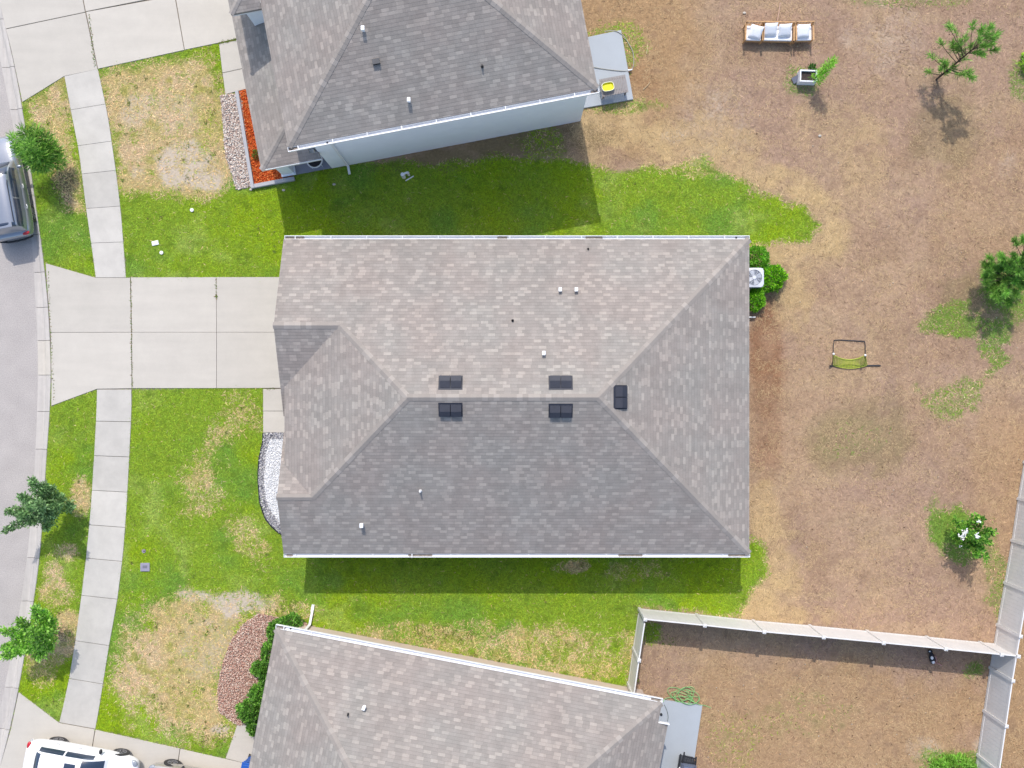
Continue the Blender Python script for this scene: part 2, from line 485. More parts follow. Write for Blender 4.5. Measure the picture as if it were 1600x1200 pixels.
# bare yard: pinkish brown with tan and rusty parts
soil = np.ones(FX.shape + (3,)) * cA(184, 155, 136)
soil = mixc(soil, sstep(.40, .70, n_lo), cA(193, 164, 138))
soil = mixc(soil, sstep(.50, .7, fbm(FX * .35, FY, 30, 61)) * .55, cA(196, 170, 142))
soil = mixc(soil, sstep(.55, .72, fbm(FX, FY, 75, 62)) * .5, cA(172, 142, 118))
soil = mixc(soil, sstep(.52, .8, n_md) * .6, cA(178, 150, 134))
tan = np.zeros_like(FX)
blob(tan, 985, 60, 120, 200, 1.0, .5); blob(tan, 1280, 1130, 330, 110, .75, .5); blob(tan, 1590, 1090, 40, 200, .9, .3); blob(tan, 1570, 780, 60, 200, .5, .5); blob(tan, 1560, 300, 120, 120, .35)
blob(tan, 1120, 1130, 110, 120, .5)
soil = soil * 1.06 * (1 + .20 * (fbm(FX, FY, 18, 83, 3) - .5))[..., None]
soil = mixc(soil, tan, cA(194, 161, 124))
rust = np.zeros_like(FX); blob(rust, 1196, 560, 34, 110, .9, .6); blob(rust, 1200, 690, 26, 80, .5, .6); blob(rust, 990, 140, 40, 40, .5)
soil = mixc(soil, rust * (.25 + .75 * n_md), cA(160, 112, 78))
olive = np.zeros_like(FX); blob(olive, 1350, 690, 90, 60, .5); blob(olive, 1480, 210, 70, 70, .4); blob(olive, 1540, 480, 90, 60, .5)
soil = mixc(soil, olive, cA(150, 136, 96))
soil = mixc(soil, fr * .95, cA(222, 194, 146))
soil = mixc(soil, sstep(.58, .85, n_hi) * .45, cA(150, 122, 102))
green = np.ones_like(soil) * cA(134, 164, 46)
green = mixc(green, sstep(.42, .72, fbm(FX, FY, 110, 21)), cA(140, 170, 26))
green = mixc(green, sstep(.48, .75, fbm(FX, FY, 70, 22)) * .8, cA(112, 154, 58))
green = mixc(green, sstep(.55, .85, n_md) * .7, cA(160, 182, 88))
green = mixc(green, sstep(.55, .85, n_hi) * .5, cA(86, 118, 26))
dry = np.ones_like(soil) * cA(204, 184, 134)
dry = mixc(dry, sstep(.4, .7, n_md), cA(214, 190, 154))
dry = mixc(dry, sstep(.5, .8, n_hi), cA(178, 170, 102))
yardg = (FX > 1290) | ((FX > 1190) & (FY < 240))
green[yardg] = green[yardg] * .35 + cA(110, 142, 70) * .65
sand = np.ones_like(soil) * cA(222, 208, 194)
sa = np.clip(sa * (.1 + 1.9 * fbm(FX, FY, 22, 55)), 0, 1)
d = np.clip(d + (fbm(FX, FY, 9, 71, 2) - .5) * .7 * (d > .04), 0, 1)
gn = np.clip(g + (n_hi - .5) * .5 * (g > .02) * (g < .98), 0, 1)
field_col = mixc(soil, gn, green)
dm = d * np.clip(g * 1.2, 0, 1)
field_col = mixc(field_col, dm, dry)
field_col = mixc(field_col, rd * .8, cA(150, 132, 96))
field_col = mixc(field_col, sa * .9, sand)
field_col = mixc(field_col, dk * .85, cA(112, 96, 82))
# thin strip of bare earth along the houses and slabs, dark earth in the joints
hm = hard(FX, FY)
field_col[hm] = cA(158, 148, 136)

def lookup(arr, px, py):
    i = np.clip(((py - gy[0]) / STEP).round().astype(int), 0, len(gy) - 1)
    j = np.clip(((px - gx[0]) / STEP).round().astype(int), 0, len(gx) - 1)
    return arr[i, j]

# ground sheet: fine inside, stretched to the horizon
def ext(a, sgn):
    base = a[-1] if sgn > 0 else a[0]
    e = base + sgn * np.array([60, 200, 600, 2000, 8000, 30000.])
    return np.concatenate([a, e]) if sgn > 0 else np.concatenate([e[::-1], a])
ax = ext(ext(gx, 1), -1); ay = ext(ext(gy, 1), -1)
GX, GY = np.meshgrid(ax, ay)
gc = lookup(field_col, GX, GY)
far = (GX > gx[-1]) | (GX < gx[0]) | (GY > gy[-1]) | (GY < gy[0])
gc[far] = cA(150, 150, 90)
gz = np.where(GX < np.interp(GY, YS, KR) - 5, -0.32, 0.0) + np.where(hm[np.clip(((GY - gy[0]) / STEP).round().astype(int), 0, len(gy) - 1), np.clip(((GX - gx[0]) / STEP).round().astype(int), 0, len(gx) - 1)], -0.012, (lookup(n_hi, GX, GY) - .5) * .03)
gv = np.stack([(GX - 800) / S, (600 - GY) / S, gz], -1).reshape(-1, 3)
ny, nx = GX.shape
ii = np.arange(ny * nx).reshape(ny, nx)
gf = np.stack([ii[1:, :-1], ii[1:, 1:], ii[:-1, 1:], ii[:-1, :-1]], -1).reshape(-1, 4)
ground = np_mesh('ground', gv, gf, gc.reshape(-1, 3), attr_mat('ground_soil', .95, .28, 9.0, bump=.6), smooth=True)
tag(ground, 'brown and green ground of the yards around the three houses', 'ground', kind='structure')

# ------------------------------------------------------------------ blades of grass and straw
def blades(name, px, py, col, ln, wd, lift, ang, label, cat, mname, z0=0.0):
    n = len(px)
    x = (px - 800) / S; y = (600 - py) / S
    dx, dy = np.cos(ang), np.sin(ang)
    v = np.empty((n, 3, 3), np.float32)
    hx, hy = -dy * wd / 2, dx * wd / 2
    v[:, 0] = np.stack([x - dx * ln / 2 + hx, y - dy * ln / 2 + hy, np.full(n, z0 + .004)], -1)
    v[:, 1] = np.stack([x - dx * ln / 2 - hx, y - dy * ln / 2 - hy, np.full(n, z0 + .004)], -1)
    v[:, 2] = np.stack([x + dx * ln / 2, y + dy * ln / 2, z0 + .004 + lift], -1)
    nrm = np.cross(v[:, 1] - v[:, 0], v[:, 2] - v[:, 0])
    flip = nrm[:, 2] < 0
    v[flip] = v[flip][:, [1, 0, 2]]
    f = np.arange(n * 3).reshape(n, 3)
    o = np_mesh(name, v.reshape(-1, 3), f, np.repeat(col, 3, 0), attr_mat(mname, .75, .1, 20, trans=.12, spec=.2))
    return tag(o, label, cat, kind='stuff')

N0 = 900000
px = RS.uniform(-20, 1620, N0); py = RS.uniform(-20, 1220, N0)
gg = lookup(g, px, py); dd = lookup(d, px, py); ss = lookup(sa, px, py)
keep = (RS.uniform(0, 1, N0) < np.clip(gg * 1.1 - .05, 0, 1) * (1 - .75 * ss) * (1 - .40 * dd)) & ~hard(px + RS.normal(0, 2.6, N0), py + RS.normal(0, 2.6, N0)) & (px > np.interp(py, YS, KR) - 2)
px, py, gg, dd = px[keep], py[keep], gg[keep], dd[keep]
n = len(px)
base = lookup(green, px, py)
tdry = (RS.uniform(0, 1, n) < dd * 1.02 + .01)
base[tdry] = lookup(dry, px, py)[tdry]
half = RS.uniform(0, 1, n) < (1 - gg) * .5
base[half] = lookup(soil, px, py)[half] * 1.1
jit = np.exp(RS.normal(0, .19, n))[:, None]
hue = 1 + RS.normal(0, .08, (n, 3)) * np.array([1, .4, .6])
colr = base * jit * hue * 1.60
light = RS.uniform(0, 1, n) < .04
colr[light] = colr[light] * .5 + cA(180, 196, 110) * .5
blades('grass', px, py, colr, RS.uniform(.08, .21, n), RS.uniform(.016, .038, n), RS.uniform(.006, .045, n), RS.uniform(0, 6.283, n),
       'short green lawn grass around the houses, dry and yellow in patches', 'grass', 'grass_blade')

N1 = 520000
px = RS.uniform(880, 1625, N1); py = RS.uniform(-20, 1220, N1)
gg = lookup(g, px, py); ff = lookup(fr, px, py)
clump = fbm(px, py, 22, 77, 3)
keep = (RS.uniform(0, 1, N1) < (1 - gg) * (.30 + .55 * ff + .5 * sstep(.5, .7, clump))) & ~hard(px, py)
px, py, ff = px[keep], py[keep], ff[keep]
n = len(px)
flow = fbm(px, py, 60, 91, 3) * 14
base = lookup(soil, px, py)
u = RS.uniform(0, 1, n)
colr = base * np.exp(RS.normal(.02, .24, n))[:, None]
pale = u < (.17 + .33 * clump[keep] * (clump[keep] > .5) + .45 * ff)
colr[pale] = colr[pale] * .35 + cA(236, 208, 164) * .65
dark = u > .95
colr[dark] = cA(130, 104, 86)
blades('straw', px, py, colr * 1.14, RS.uniform(.07, .30, n) * (1 + .4 * ff), RS.uniform(.010, .024, n), RS.uniform(.001, .022, n), flow + RS.normal(0, .9, n),
       'dead brown grass and straw covering the back yards', 'dry grass', 'straw_blade')

# ------------------------------------------------------------------ road, kerb, pavements, drives
M_conc = mat('concrete', A(228, 223, 216), .85, var=.05, scale=1.1, bump=.15, bscale=60, fine=.035, fscale=45)
M_walk = mat('pavement_concrete', A(223, 220, 217), .85, var=.07, scale=1.6, bump=.15, bscale=60, fine=.04, fscale=50)
M_kerb = mat('kerb_concrete', A(226, 221, 219), .85, var=.06, scale=2.0, fine=.05, fscale=40)
M_road = mat('asphalt', A(205, 199, 199), .9, var=.07, scale=1.2, bump=.3, bscale=90, fine=.20, fscale=26)
M_patio = mat('painted_patio', A(198, 208, 222), .6, var=.03, scale=2.0, fine=.02, fscale=40)
M_white = mat('white_metal', (.80, .80, .80), .4, var=.03, scale=3)
M_black = mat('black_plastic', (.025, .025, .028), .5, var=.2)
M_dark = mat('dark_metal', (.045, .048, .055), .45, metal=.4, var=.2)
M_wood = mat('teak_wood', A(232, 184, 132), .55, var=.25, scale=9)
M_mulch = attr_mat('mulch_chip', .95, .2, 30)

def strip(a, b, za, zb, name, m):
    """sheet between two polylines (photo px) with heights"""
    vs = [P(*p) + Vector((0, 0, za)) for p in a] + [P(*p) + Vector((0, 0, zb)) for p in b]
    k = len(a)
    fs = [(i, i + 1, k + i + 1, k + i) for i in range(k - 1)]
    mb = MB().raw(vs, fs)
    return mb

roadmb = MB()
k = len(YS)
vs = [(*G(-900, y), -.115) for y in YS] + [(*G(x + 1, y), -.115) for x, y in kl_line]
fs = [(i, k + i, k + i + 1, i + 1) for i in range(k - 1)]
roadmb.raw(vs, [tuple(reversed(f)) for f in fs])
road = roadmb.build('road', M_road)
tag(road, 'pale grey asphalt street along the left edge', 'road', kind='structure')

kerbmb = MB()
prof = [(0.0, -.30), (0.0, -.105), (.42, -.125), (.55, -.10), (.68, -.01), (.80, .03), (.97, .035), (1.0, .02), (1.0, -.30)]
# joints in the kerb: pieces about 3 m long
joints = [-60, 30, 104, 170, 240, 305, 366, 425, 480, 532, 586, 643, 702, 760, 812, 872, 940, 1010, 1075, 1140, 1200, 1285]
def kx(line, y): return float(np.interp(y, YS, line))
kc = [A(226, 221, 219), A(232, 226, 219), A(219, 214, 213)]
for ji in range(len(joints) - 1):
    y0, y1 = joints[ji] + .35, joints[ji + 1] - .35
    ys = np.linspace(y0, y1, max(3, int((y1 - y0) / 14)))
    vs, fs = [], []
    for y in ys:
        l, r = kx(KL, y), kx(KR, y)
        for (t, z) in prof:
            q = P(l + (r - l) * t, y); vs.append((q.x, q.y, z))
    npf = len(prof)
    for i in range(len(ys) - 1):
        for j in range(npf - 1):
            fs.append((i * npf + j, (i + 1) * npf + j, (i + 1) * npf + j + 1, i * npf + j + 1))
    fs.append(tuple(range(npf))); fs.append(tuple(range((len(ys) - 1) * npf, len(ys) * npf))[::-1])
    c = kc[1] if 532 <= joints[ji] < 560 else kc[0 if ji % 3 else 2]
    kerbmb.raw(vs, fs, col=c)
kerb = kerbmb.build('kerb', attr_mat('kerb_concrete_attr', .85, .08, 3.0, streak=(9, .35, 1, .08)))
tag(kerb, 'rolled concrete kerb and gutter along the street', 'kerb', kind='structure')

def slab(mb, pts, z0, z1, shrink=.0, col=None):
    mb.prism([G(*p) for p in pts], z0, z1, col)

def sidewalk(L_, R_, cuts, label):
    mb = MB()
    rng = random.Random(len(cuts))
    ya0, ya1 = L_[0][1], L_[-1][1]; yb0, yb1 = R_[0][1], R_[-1][1]
    ts = [0] + [(c - ya0) / (ya1 - ya0) for c in cuts] + [1]
    gap = .0007
    for i in range(len(ts) - 1):
        t0 = ts[i] + (gap if i else 0.0012); t1 = ts[i + 1] - (gap if i < len(ts) - 2 else 0.0012)
        m = [t0, (t0 + t1) / 2, t1]
        ptsL = [(interp(L_, ya0 + (ya1 - ya0) * t), ya0 + (ya1 - ya0) * t) for t in m]
        ptsR = [(interp(R_, yb0 + (yb1 - yb0) * t), yb0 + (yb1 - yb0) * t) for t in m]
        k_ = rng.uniform(.965, 1.015)
        slab(mb, ptsL + ptsR[::-1], -.08, .028 + rng.uniform(-.003, .003), col=A(223 * k_, 220 * k_, 217 * k_, 1.07))
    o = mb.build('sidewalk', attr_mat('sidewalk_attr', .85, .09, 1.6, streak=(1.1, .9, 1, .07)), bevel=.008)
    return tag(o, label, 'pavement', kind='structure')
sidewalk(SW_UP_L, SW_UP_R, [172, 228, 272, 326, 380], 'pale concrete pavement between the upper two drives')
sidewalk(SW_LO_L, SW_LO_R, [658, 712, 766, 820, 872, 930, 1001, 1060], 'pale concrete pavement between the lower two drives')

def drive(polys, label, name='driveway', z=.03):
    mb = MB()
    rng = random.Random(len(label))
    for pl in polys:
        k_ = rng.uniform(.985, 1.01)
        slab(mb, pl, -.1, z + rng.uniform(-.002, .002), col=A(229 * k_, 224 * k_, 218 * k_))
    o = mb.build(name, attr_mat('driveway_attr', .85, .05, 1.3, streak=(.25, 2.2, 1, .05)), bevel=.008)
    return tag(o, label, 'driveway' if name == 'driveway' else name, kind='structure')
drive([[(71.8, 411.5), (150, 434.2), (203.7, 434.2), (205.5, 519.0), (79.6, 519.3)],
       [(79.8, 519.8), (205.6, 519.5), (206, 606.8), (152, 607.6), (80.6, 634), (81, 590)],
       [(204.8, 433.6), (337.75, 433.2), (338.35, 519.0), (206.4, 519.0)], [(206.5, 519.4), (338.35, 519.4), (338.35, 606.4), (207.2, 606.6)],
       [(338.25, 433.2), (480, 433), (480, 519.0), (338.85, 519.0)], [(338.85, 519.4), (480, 519.4), (480, 606), (338.85, 606.4)]],
      'wide concrete driveway of the middle house, crossed by three joints')
drive([[(29.6, 1081.5), (93, 1129.6), (148.4, 1139.6), (134, 1230), (-8, 1230), (0, 1200), (17.5, 1139)],
       [(149.6, 1140), (281, 1169.6), (262, 1300), (124, 1300)], [(282, 1170), (430, 1203), (430, 1300), (263.5, 1300)]],
      'concrete driveway under the two parked cars at the bottom')
drive([[(35.5, 159.5), (101, 119), (152.6, 108.6), (133.5, 20), (10, 46), (17.8, 77)], [(-1, 0), (9.6, 45), (133.2, 19), (116, -70), (-16, -70)],
       [(153.6, 107.6), (288, 78.4), (273, -6), (135, 19)], [(289, 78), (342, 67), (440, 44), (440, -40), (274.5, -6)],
       [(117.5, -70), (134.4, 18), (440, -42), (440, -70)]],
      'concrete driveway of the two-storey house at the top left')
def walk(polys, label): return drive(polys, label, 'path', .035)
walk([[(411.5, 608), (480, 608), (480, 642), (411.5, 642)], [(411.5, 642.6), (480, 642.6), (480, 675.5), (411.5, 675.5)]], 'concrete entry walk of the middle house beside the driveway')
walk([[(342.6, 69), (400, 57), (411, 100), (348, 114)], [(348.2, 114.8), (411, 100.8), (420, 130), (352.6, 147.5)]], 'concrete entry walk of the two-storey house')
walk([[(371.5, 1131), (425, 1120), (415, 1200), (353, 1184.5)]], 'concrete entry walk of the lower house by the hedge')
o = MB().prism([G(*p) for p in PATIO_UP], -.1, .10).build('patio', M_patio, bevel=.012)
tag(o, 'pale blue painted patio behind the two-storey house', 'patio', kind='structure')
o = MB().prism([G(*p) for p in PATIO_LOW], -.1, .09).build('patio', M_patio, bevel=.012)
tag(o, 'pale blue painted patio behind the lower house', 'patio', kind='structure')

# weeds rooted in the joints
def weeds(pts, label):
    v, c = [], []
    for (x, y, nn, sp) in pts:
        for _ in range(nn):
            q = P(x + random.gauss(0, sp), y + random.gauss(0, sp), .02)
            a = random.uniform(0, 6.28); l = random.uniform(.03, .09)
            dx, dy = math.cos(a) * l, math.sin(a) * l
            v += [(q.x - dy * .25, q.y + dx * .25, .03), (q.x + dy * .25, q.y - dx * .25, .03), (q.x + dx, q.y + dy, .03 + random.uniform(.01, .06))]
            kk = random.uniform(.7, 1.2); cc = A(120, 150, 60, kk) if random.random() < .7 else A(160, 140, 90, kk)
            c += [cc] * 3
    v = np.array(v); c = np.array(c); f = np.arange(len(v)).reshape(-1, 3)
    o = np_mesh('weeds', v, f, c, attr_mat('grass_blade'))
    return tag(o, label, 'weeds', kind='stuff')
wp = [(338, y, 4, .6) for y in range(436, 470, 5)] + [(338, 463, 18, 1.2)]
wp += [(204.5 + (y - 434) * .012, y, 3, .6) for y in range(438, 606, 4)] + [(76 + (y - 440) * .05, y, 2, .7) for y in range(425, 630, 5)]
wp += [(x, 607.5, 3, .7) for x in range(417, 432, 3)] + [(344 + i * 2.5, 67.5 - i * .55, 10, 1.0) for i in range(12)] + [(143 + i * .1, 54 + i, 3, .8) for i in range(-30, 50, 3)]
weeds(wp, 'small weeds growing in the joints of the driveways')

rw = random.Random(12)
wl = []
for _ in range(1600):
    x, y = rw.uniform(40, 1180), rw.uniform(60, 1180)
    xa, ya = np.array([x]), np.array([y])
    gg_ = float(lookup(g, xa, ya)[0]); dd_ = float(lookup(d, xa, ya)[0])
    if gg_ > .6 and not hard(xa, ya)[0] and rw.random() < .10 + .5 * dd_: wl.append((x, y, rw.randint(4, 14), rw.uniform(.8, 2.6)))
for (x, y, sp_) in ((690, 985, 9), (712, 996, 7), (655, 985, 6), (735, 990, 5), (672, 1000, 5), (1045, 1000, 6), (248, 248, 2), (452, 950, 8), (255, 1105, 4), (345, 1150, 9), (320, 1160, 6), (240, 1088, 3)):
    wl.append((x, y, int(40 * sp_ / 4), sp_))
weeds(wl, 'low green weeds scattered through the lawns')
# ------------------------------------------------------------------ gravel and mulch
def chips(name, polys_px, n, size, cols, label, cat, z=.02, flat=.5, excl=None, kind='stuff', stone=False):
    allv, allf, allc = [], [], []
    xs = [p[0] for p in polys_px]; ys_ = [p[1] for p in polys_px]
    x = RS.uniform(min(xs), max(xs), n * 4); y = RS.uniform(min(ys_), max(ys_), n * 4)
    m = pip(polys_px, x, y)
    if excl: m &= ~pip(excl, x, y)
    x, y = x[m][:n], y[m][:n]
    n = len(x)
    wx, wy = (x - 800) / S, (600 - y) / S
    L = RS.uniform(size[0], size[1], n); W = L * RS.uniform(.35 if not stone else .7, .6 if not stone else 1, n); T = L * flat * RS.uniform(.6, 1.2, n)
    a = RS.uniform(0, 6.283, n)
    tilt = RS.normal(0, .2, n)
    t = np.array([[-1, 0, 0], [0, -1, 0], [1, 0, 0], [0, 1, 0], [0, 0, 1], [0, 0, -1]]) * .5
    fx_ = np.array([[0, 1, 4], [1, 2, 4], [2, 3, 4], [3, 0, 4], [1, 0, 5], [2, 1, 5], [3, 2, 5], [0, 3, 5]])
    loc = t[None] * np.stack([L, W, T], -1)[:, None, :]
    X = loc[..., 0] * np.cos(tilt)[:, None] - loc[..., 2] * np.sin(tilt)[:, None]; Z = loc[..., 0] * np.sin(tilt)[:, None] + loc[..., 2] * np.cos(tilt)[:, None]
    Y = loc[..., 1]
    vx = X * np.cos(a)[:, None] - Y * np.sin(a)[:, None] + wx[:, None]; vy = X * np.sin(a)[:, None] + Y * np.cos(a)[:, None] + wy[:, None]
    vz = Z + z + RS.uniform(0, size[1] * .4, n)[:, None]
    v = np.stack([vx, vy, vz], -1).reshape(-1, 3)
    f = (fx_[None] + (np.arange(n) * 6)[:, None, None]).reshape(-1, 3)
    ci = RS.randint(0, len(cols), n)
    c = np.array(cols)[ci] * np.exp(RS.normal(0, .08, n))[:, None]
    o = np_mesh(name, v, f, np.repeat(c, 6, 0), attr_mat('stone_chip' if stone else 'mulch_chip', .9, .1, 30))
    return tag(o, label, cat, kind=kind)
MB().prism([G(*p) for p in GRAVEL], -.05, .012).build('gravel_bed', mat('weed_cloth', (.6, .6, .6), .9))
tag(bpy.data.objects['gravel_bed'], 'bed under the gravel beside the entry walk of the middle house', 'garden bed', kind='structure')
chips('white_gravel', GRAVEL_IN, 5200, (.035, .075), [(.9, .9, .9), (.82, .82, .83), (.9, .89, .88)], 'bright white gravel in the curved bed at the front of the middle house', 'gravel', stone=True, flat=.45)
chips('grey_gravel', GRAVEL, 1900, (.04, .10), [A(176, 176, 190), A(206, 206, 218), A(240, 240, 246, 1.1), A(140, 142, 158), A(222, 222, 232)], 'grey pebbles edging the white gravel bed', 'gravel', stone=True, flat=.7, excl=GRAVEL_IN)
chips('fallen_leaves', [(1180, -10), (1610, -10), (1610, 700), (1530, 1000), (1240, 960), (1185, 800)], 420, (.03, .09), [A(228, 206, 172), A(150, 112, 84), A(236, 228, 212), A(124, 96, 76)], 'small dead leaves and scraps scattered over the brown back yard', 'leaves', z=.02, flat=.08)
chips('fallen_leaves', [(1010, 985), (1540, 1020), (1510, 1210), (1090, 1210), (1095, 1110), (1000, 1080)], 260, (.03, .09), [A(228, 206, 172), A(130, 98, 74), A(240, 232, 220), A(110, 84, 66)], 'small dead leaves scattered inside the fenced yard', 'leaves', z=.02, flat=.08)
edge = MB()
ep = [(411, 677), (410.5, 690), (405, 715), (403.2, 735), (403.2, 752), (405.6, 784), (410, 799), (415, 811.5), (425, 824), (436, 833), (444, 837)]
edge.tube([P(x, y, .04) for x, y in ep], .03, 6)
tag(edge.build('bed_edging', M_black), 'thin black curved edging strip around the white gravel bed', 'edging')
MB().prism([G(*p) for p in MULCH_LOW], -.05, .015).build('mulch_bed', mat('mulch_soil', A(200, 166, 152), .95, var=.3, scale=6))
tag(bpy.data.objects['mulch_bed'], 'faded red mulch bed in front of the lower house', 'garden bed', kind='structure')
chips('red_mulch', MULCH_LOW, 15000, (.04, .12), [A(248, 212, 198, 1.1), A(232, 188, 174), A(255, 236, 222, 1.15), A(206, 154, 140), A(240, 198, 182, 1.1)], 'faded red bark mulch beside the hedge of the lower house', 'mulch', flat=.25)
MB().prism([G(*p) for p in MULCH_UP], -.05, .015).build('mulch_bed', mat('mulch_pale', A(226, 202, 194), .95, var=.3, scale=5))
tag(bpy.data.objects['mulch_bed.001'], 'pale pinkish strip beside the curbed orange bed', 'garden bed', kind='structure')
chips('pale_mulch', MULCH_UP, 5200, (.04, .14), [A(252, 236, 228, 1.2), A(244, 218, 208, 1.15), A(255, 248, 244, 1.25), A(222, 194, 184), A(250, 242, 238, 1.2)], 'pale pink gravel and mulch strip along the orange bed', 'mulch', flat=.18)

# ------------------------------------------------------------------ roof material
def shingle_mat():
    m, nt, b = new_mat('shingles')
    N, L = nt.nodes, nt.links
    def math_(op, a, b_=None):
        n_ = N.new('ShaderNodeMath'); n_.operation = op
        for i, v in enumerate((a, b_)):
            if v is None: continue
            if isinstance(v, (int, float)): n_.inputs[i].default_value = v
            else: L.new(v, n_.inputs[i])
        return n_.outputs[0]
    def wnoise(x, y):
        cx = N.new('ShaderNodeCombineXYZ')
        for i, v in enumerate((x, y)):
            if isinstance(v, (int, float)): cx.inputs[i].default_value = v
            else: L.new(v, cx.inputs[i])
        w = N.new('ShaderNodeTexWhiteNoise'); w.noise_dimensions = '2D'; L.new(cx.outputs[0], w.inputs['Vector'])
        return w.outputs['Value']
    uv = N.new('ShaderNodeUVMap'); uv.uv_map = 'UVMap'
    sp = N.new('ShaderNodeSeparateXYZ'); L.new(uv.outputs[0], sp.inputs[0])
    v = math_('DIVIDE', sp.outputs[1], .14); row = math_('FLOOR', v); fv = math_('FRACT', v)
    sh = math_('MULTIPLY', wnoise(row, 3.3), 9.0)
    u1 = math_('ADD', math_('DIVIDE', sp.outputs[0], .29), sh); c1 = math_('FLOOR', u1); f1 = math_('FRACT', u1)
    u2 = math_('ADD', math_('DIVIDE', sp.outputs[0], .21), math_('MULTIPLY', sh, 1.7)); c2 = math_('FLOOR', u2)
    r1 = wnoise(c1, row); r2 = wnoise(math_('ADD', c2, 51.0), row)
    # light tabs on some of the long cells, broken by the short ones
    par = math_('MODULO', math_('ABSOLUTE', math_('ADD', c1, row)), 2.0)
    r1b = math_('MULTIPLY', r1, math_('ADD', .60, math_('MULTIPLY', par, .40)))
    rp = N.new('ShaderNodeValToRGB'); L.new(r1b, rp.inputs[0])
    e = rp.color_ramp.elements
    e[0].position = 0; e[0].color = (.95, .95, .95, 1)
    e[1].position = 1; e[1].color = (1.34, 1.33, 1.31, 1)
    for pos, c in ((.22, (.985, .98, .98, 1)), (.42, (1.04, 1.04, 1.04, 1)), (.58, (1.17, 1.165, 1.15, 1)), (.80, (1.25, 1.24, 1.22, 1))):
        x = e.new(pos); x.color = c
    rp.color_ramp.interpolation = 'CONSTANT'
    k2 = N.new('ShaderNodeMapRange'); L.new(r2, k2.inputs['Value']); k2.inputs['To Min'].default_value = .94; k2.inputs['To Max'].default_value = 1.06
    # lower edge of each course
    ed = N.new('ShaderNodeMapRange'); L.new(fv, ed.inputs['Value']); ed.inputs['From Min'].default_value = 0; ed.inputs['From Max'].default_value = .14
    ed.inputs['To Min'].default_value = .72; ed.inputs['To Max'].default_value = 1
    ed2 = N.new('ShaderNodeMapRange'); L.new(f1, ed2.inputs['Value']); ed2.inputs['From Max'].default_value = .05; ed2.inputs['To Min'].default_value = .86
    tc = N.new('ShaderNodeTexCoord')
    nz = N.new('ShaderNodeTexNoise'); nz.inputs['Scale'].default_value = .45; nz.inputs['Detail'].default_value = 4; L.new(tc.outputs['Object'], nz.inputs['Vector'])
    tint = N.new('ShaderNodeValToRGB'); L.new(nz.outputs['Fac'], tint.inputs[0])
    t = tint.color_ramp.elements
    t[0].position = .36; t[0].color = (*A(189, 180, 177), 1)
    t[1].position = .64; t[1].color = (*A(186, 182, 180), 1)
    gr = N.new('ShaderNodeTexNoise'); gr.inputs['Scale'].default_value = 55; gr.inputs['Detail'].default_value = 3; L.new(tc.outputs['Object'], gr.inputs['Vector'])
    gm = N.new('ShaderNodeMapRange'); L.new(gr.outputs['Fac'], gm.inputs['Value']); gm.inputs['From Min'].default_value = .3; gm.inputs['From Max'].default_value = .7; gm.inputs['To Min'].default_value = .88; gm.inputs['To Max'].default_value = 1.12
    s = math_('MULTIPLY', math_('MULTIPLY', k2.outputs[0], gm.outputs[0]), math_('MULTIPLY', ed.outputs[0], ed2.outputs[0]))
    mp = N.new('ShaderNodeMapping'); mp.inputs['Scale'].default_value = (1.6, .16, 1); L.new(uv.outputs[0], mp.inputs['Vector'])
    st_ = N.new('ShaderNodeTexNoise'); st_.inputs['Scale'].default_value = 1.0; st_.inputs['Detail'].default_value = 4; L.new(mp.outputs[0], st_.inputs['Vector'])
    sm = N.new('ShaderNodeMapRange'); L.new(st_.outputs['Fac'], sm.inputs['Value']); sm.inputs['From Min'].default_value = .3; sm.inputs['From Max'].default_value = .7; sm.inputs['To Min'].default_value = .94; sm.inputs['To Max'].default_value = 1.05
    s = math_('MULTIPLY', s, sm.outputs[0])
    s = math_('MULTIPLY', s, .89)
    v1 = N.new('ShaderNodeVectorMath'); v1.operation = 'MULTIPLY'; L.new(tint.outputs[0], v1.inputs[0]); L.new(rp.outputs[0], v1.inputs[1])
    v2 = N.new('ShaderNodeVectorMath'); v2.operation = 'SCALE'; L.new(v1.outputs[0], v2.inputs[0]); L.new(s, v2.inputs['Scale'])
    L.new(v2.outputs[0], b.inputs['Base Color'])
    b.inputs['Roughness'].default_value = .92; b.inputs['Specular IOR Level'].default_value = .2
    bp = N.new('ShaderNodeBump'); bp.inputs['Strength'].default_value = .5; bp.inputs['Distance'].default_value = .01
    L.new(math_('ADD', fv, math_('MULTIPLY', gr.outputs['Fac'], .3)), bp.inputs['Height'])
    bp.invert = True
    L.new(bp.outputs[0], b.inputs['Normal'])
    return m
M_SH = shingle_mat()
M_CAP = attr_mat('ridge_shingle', .92, .12, 40)

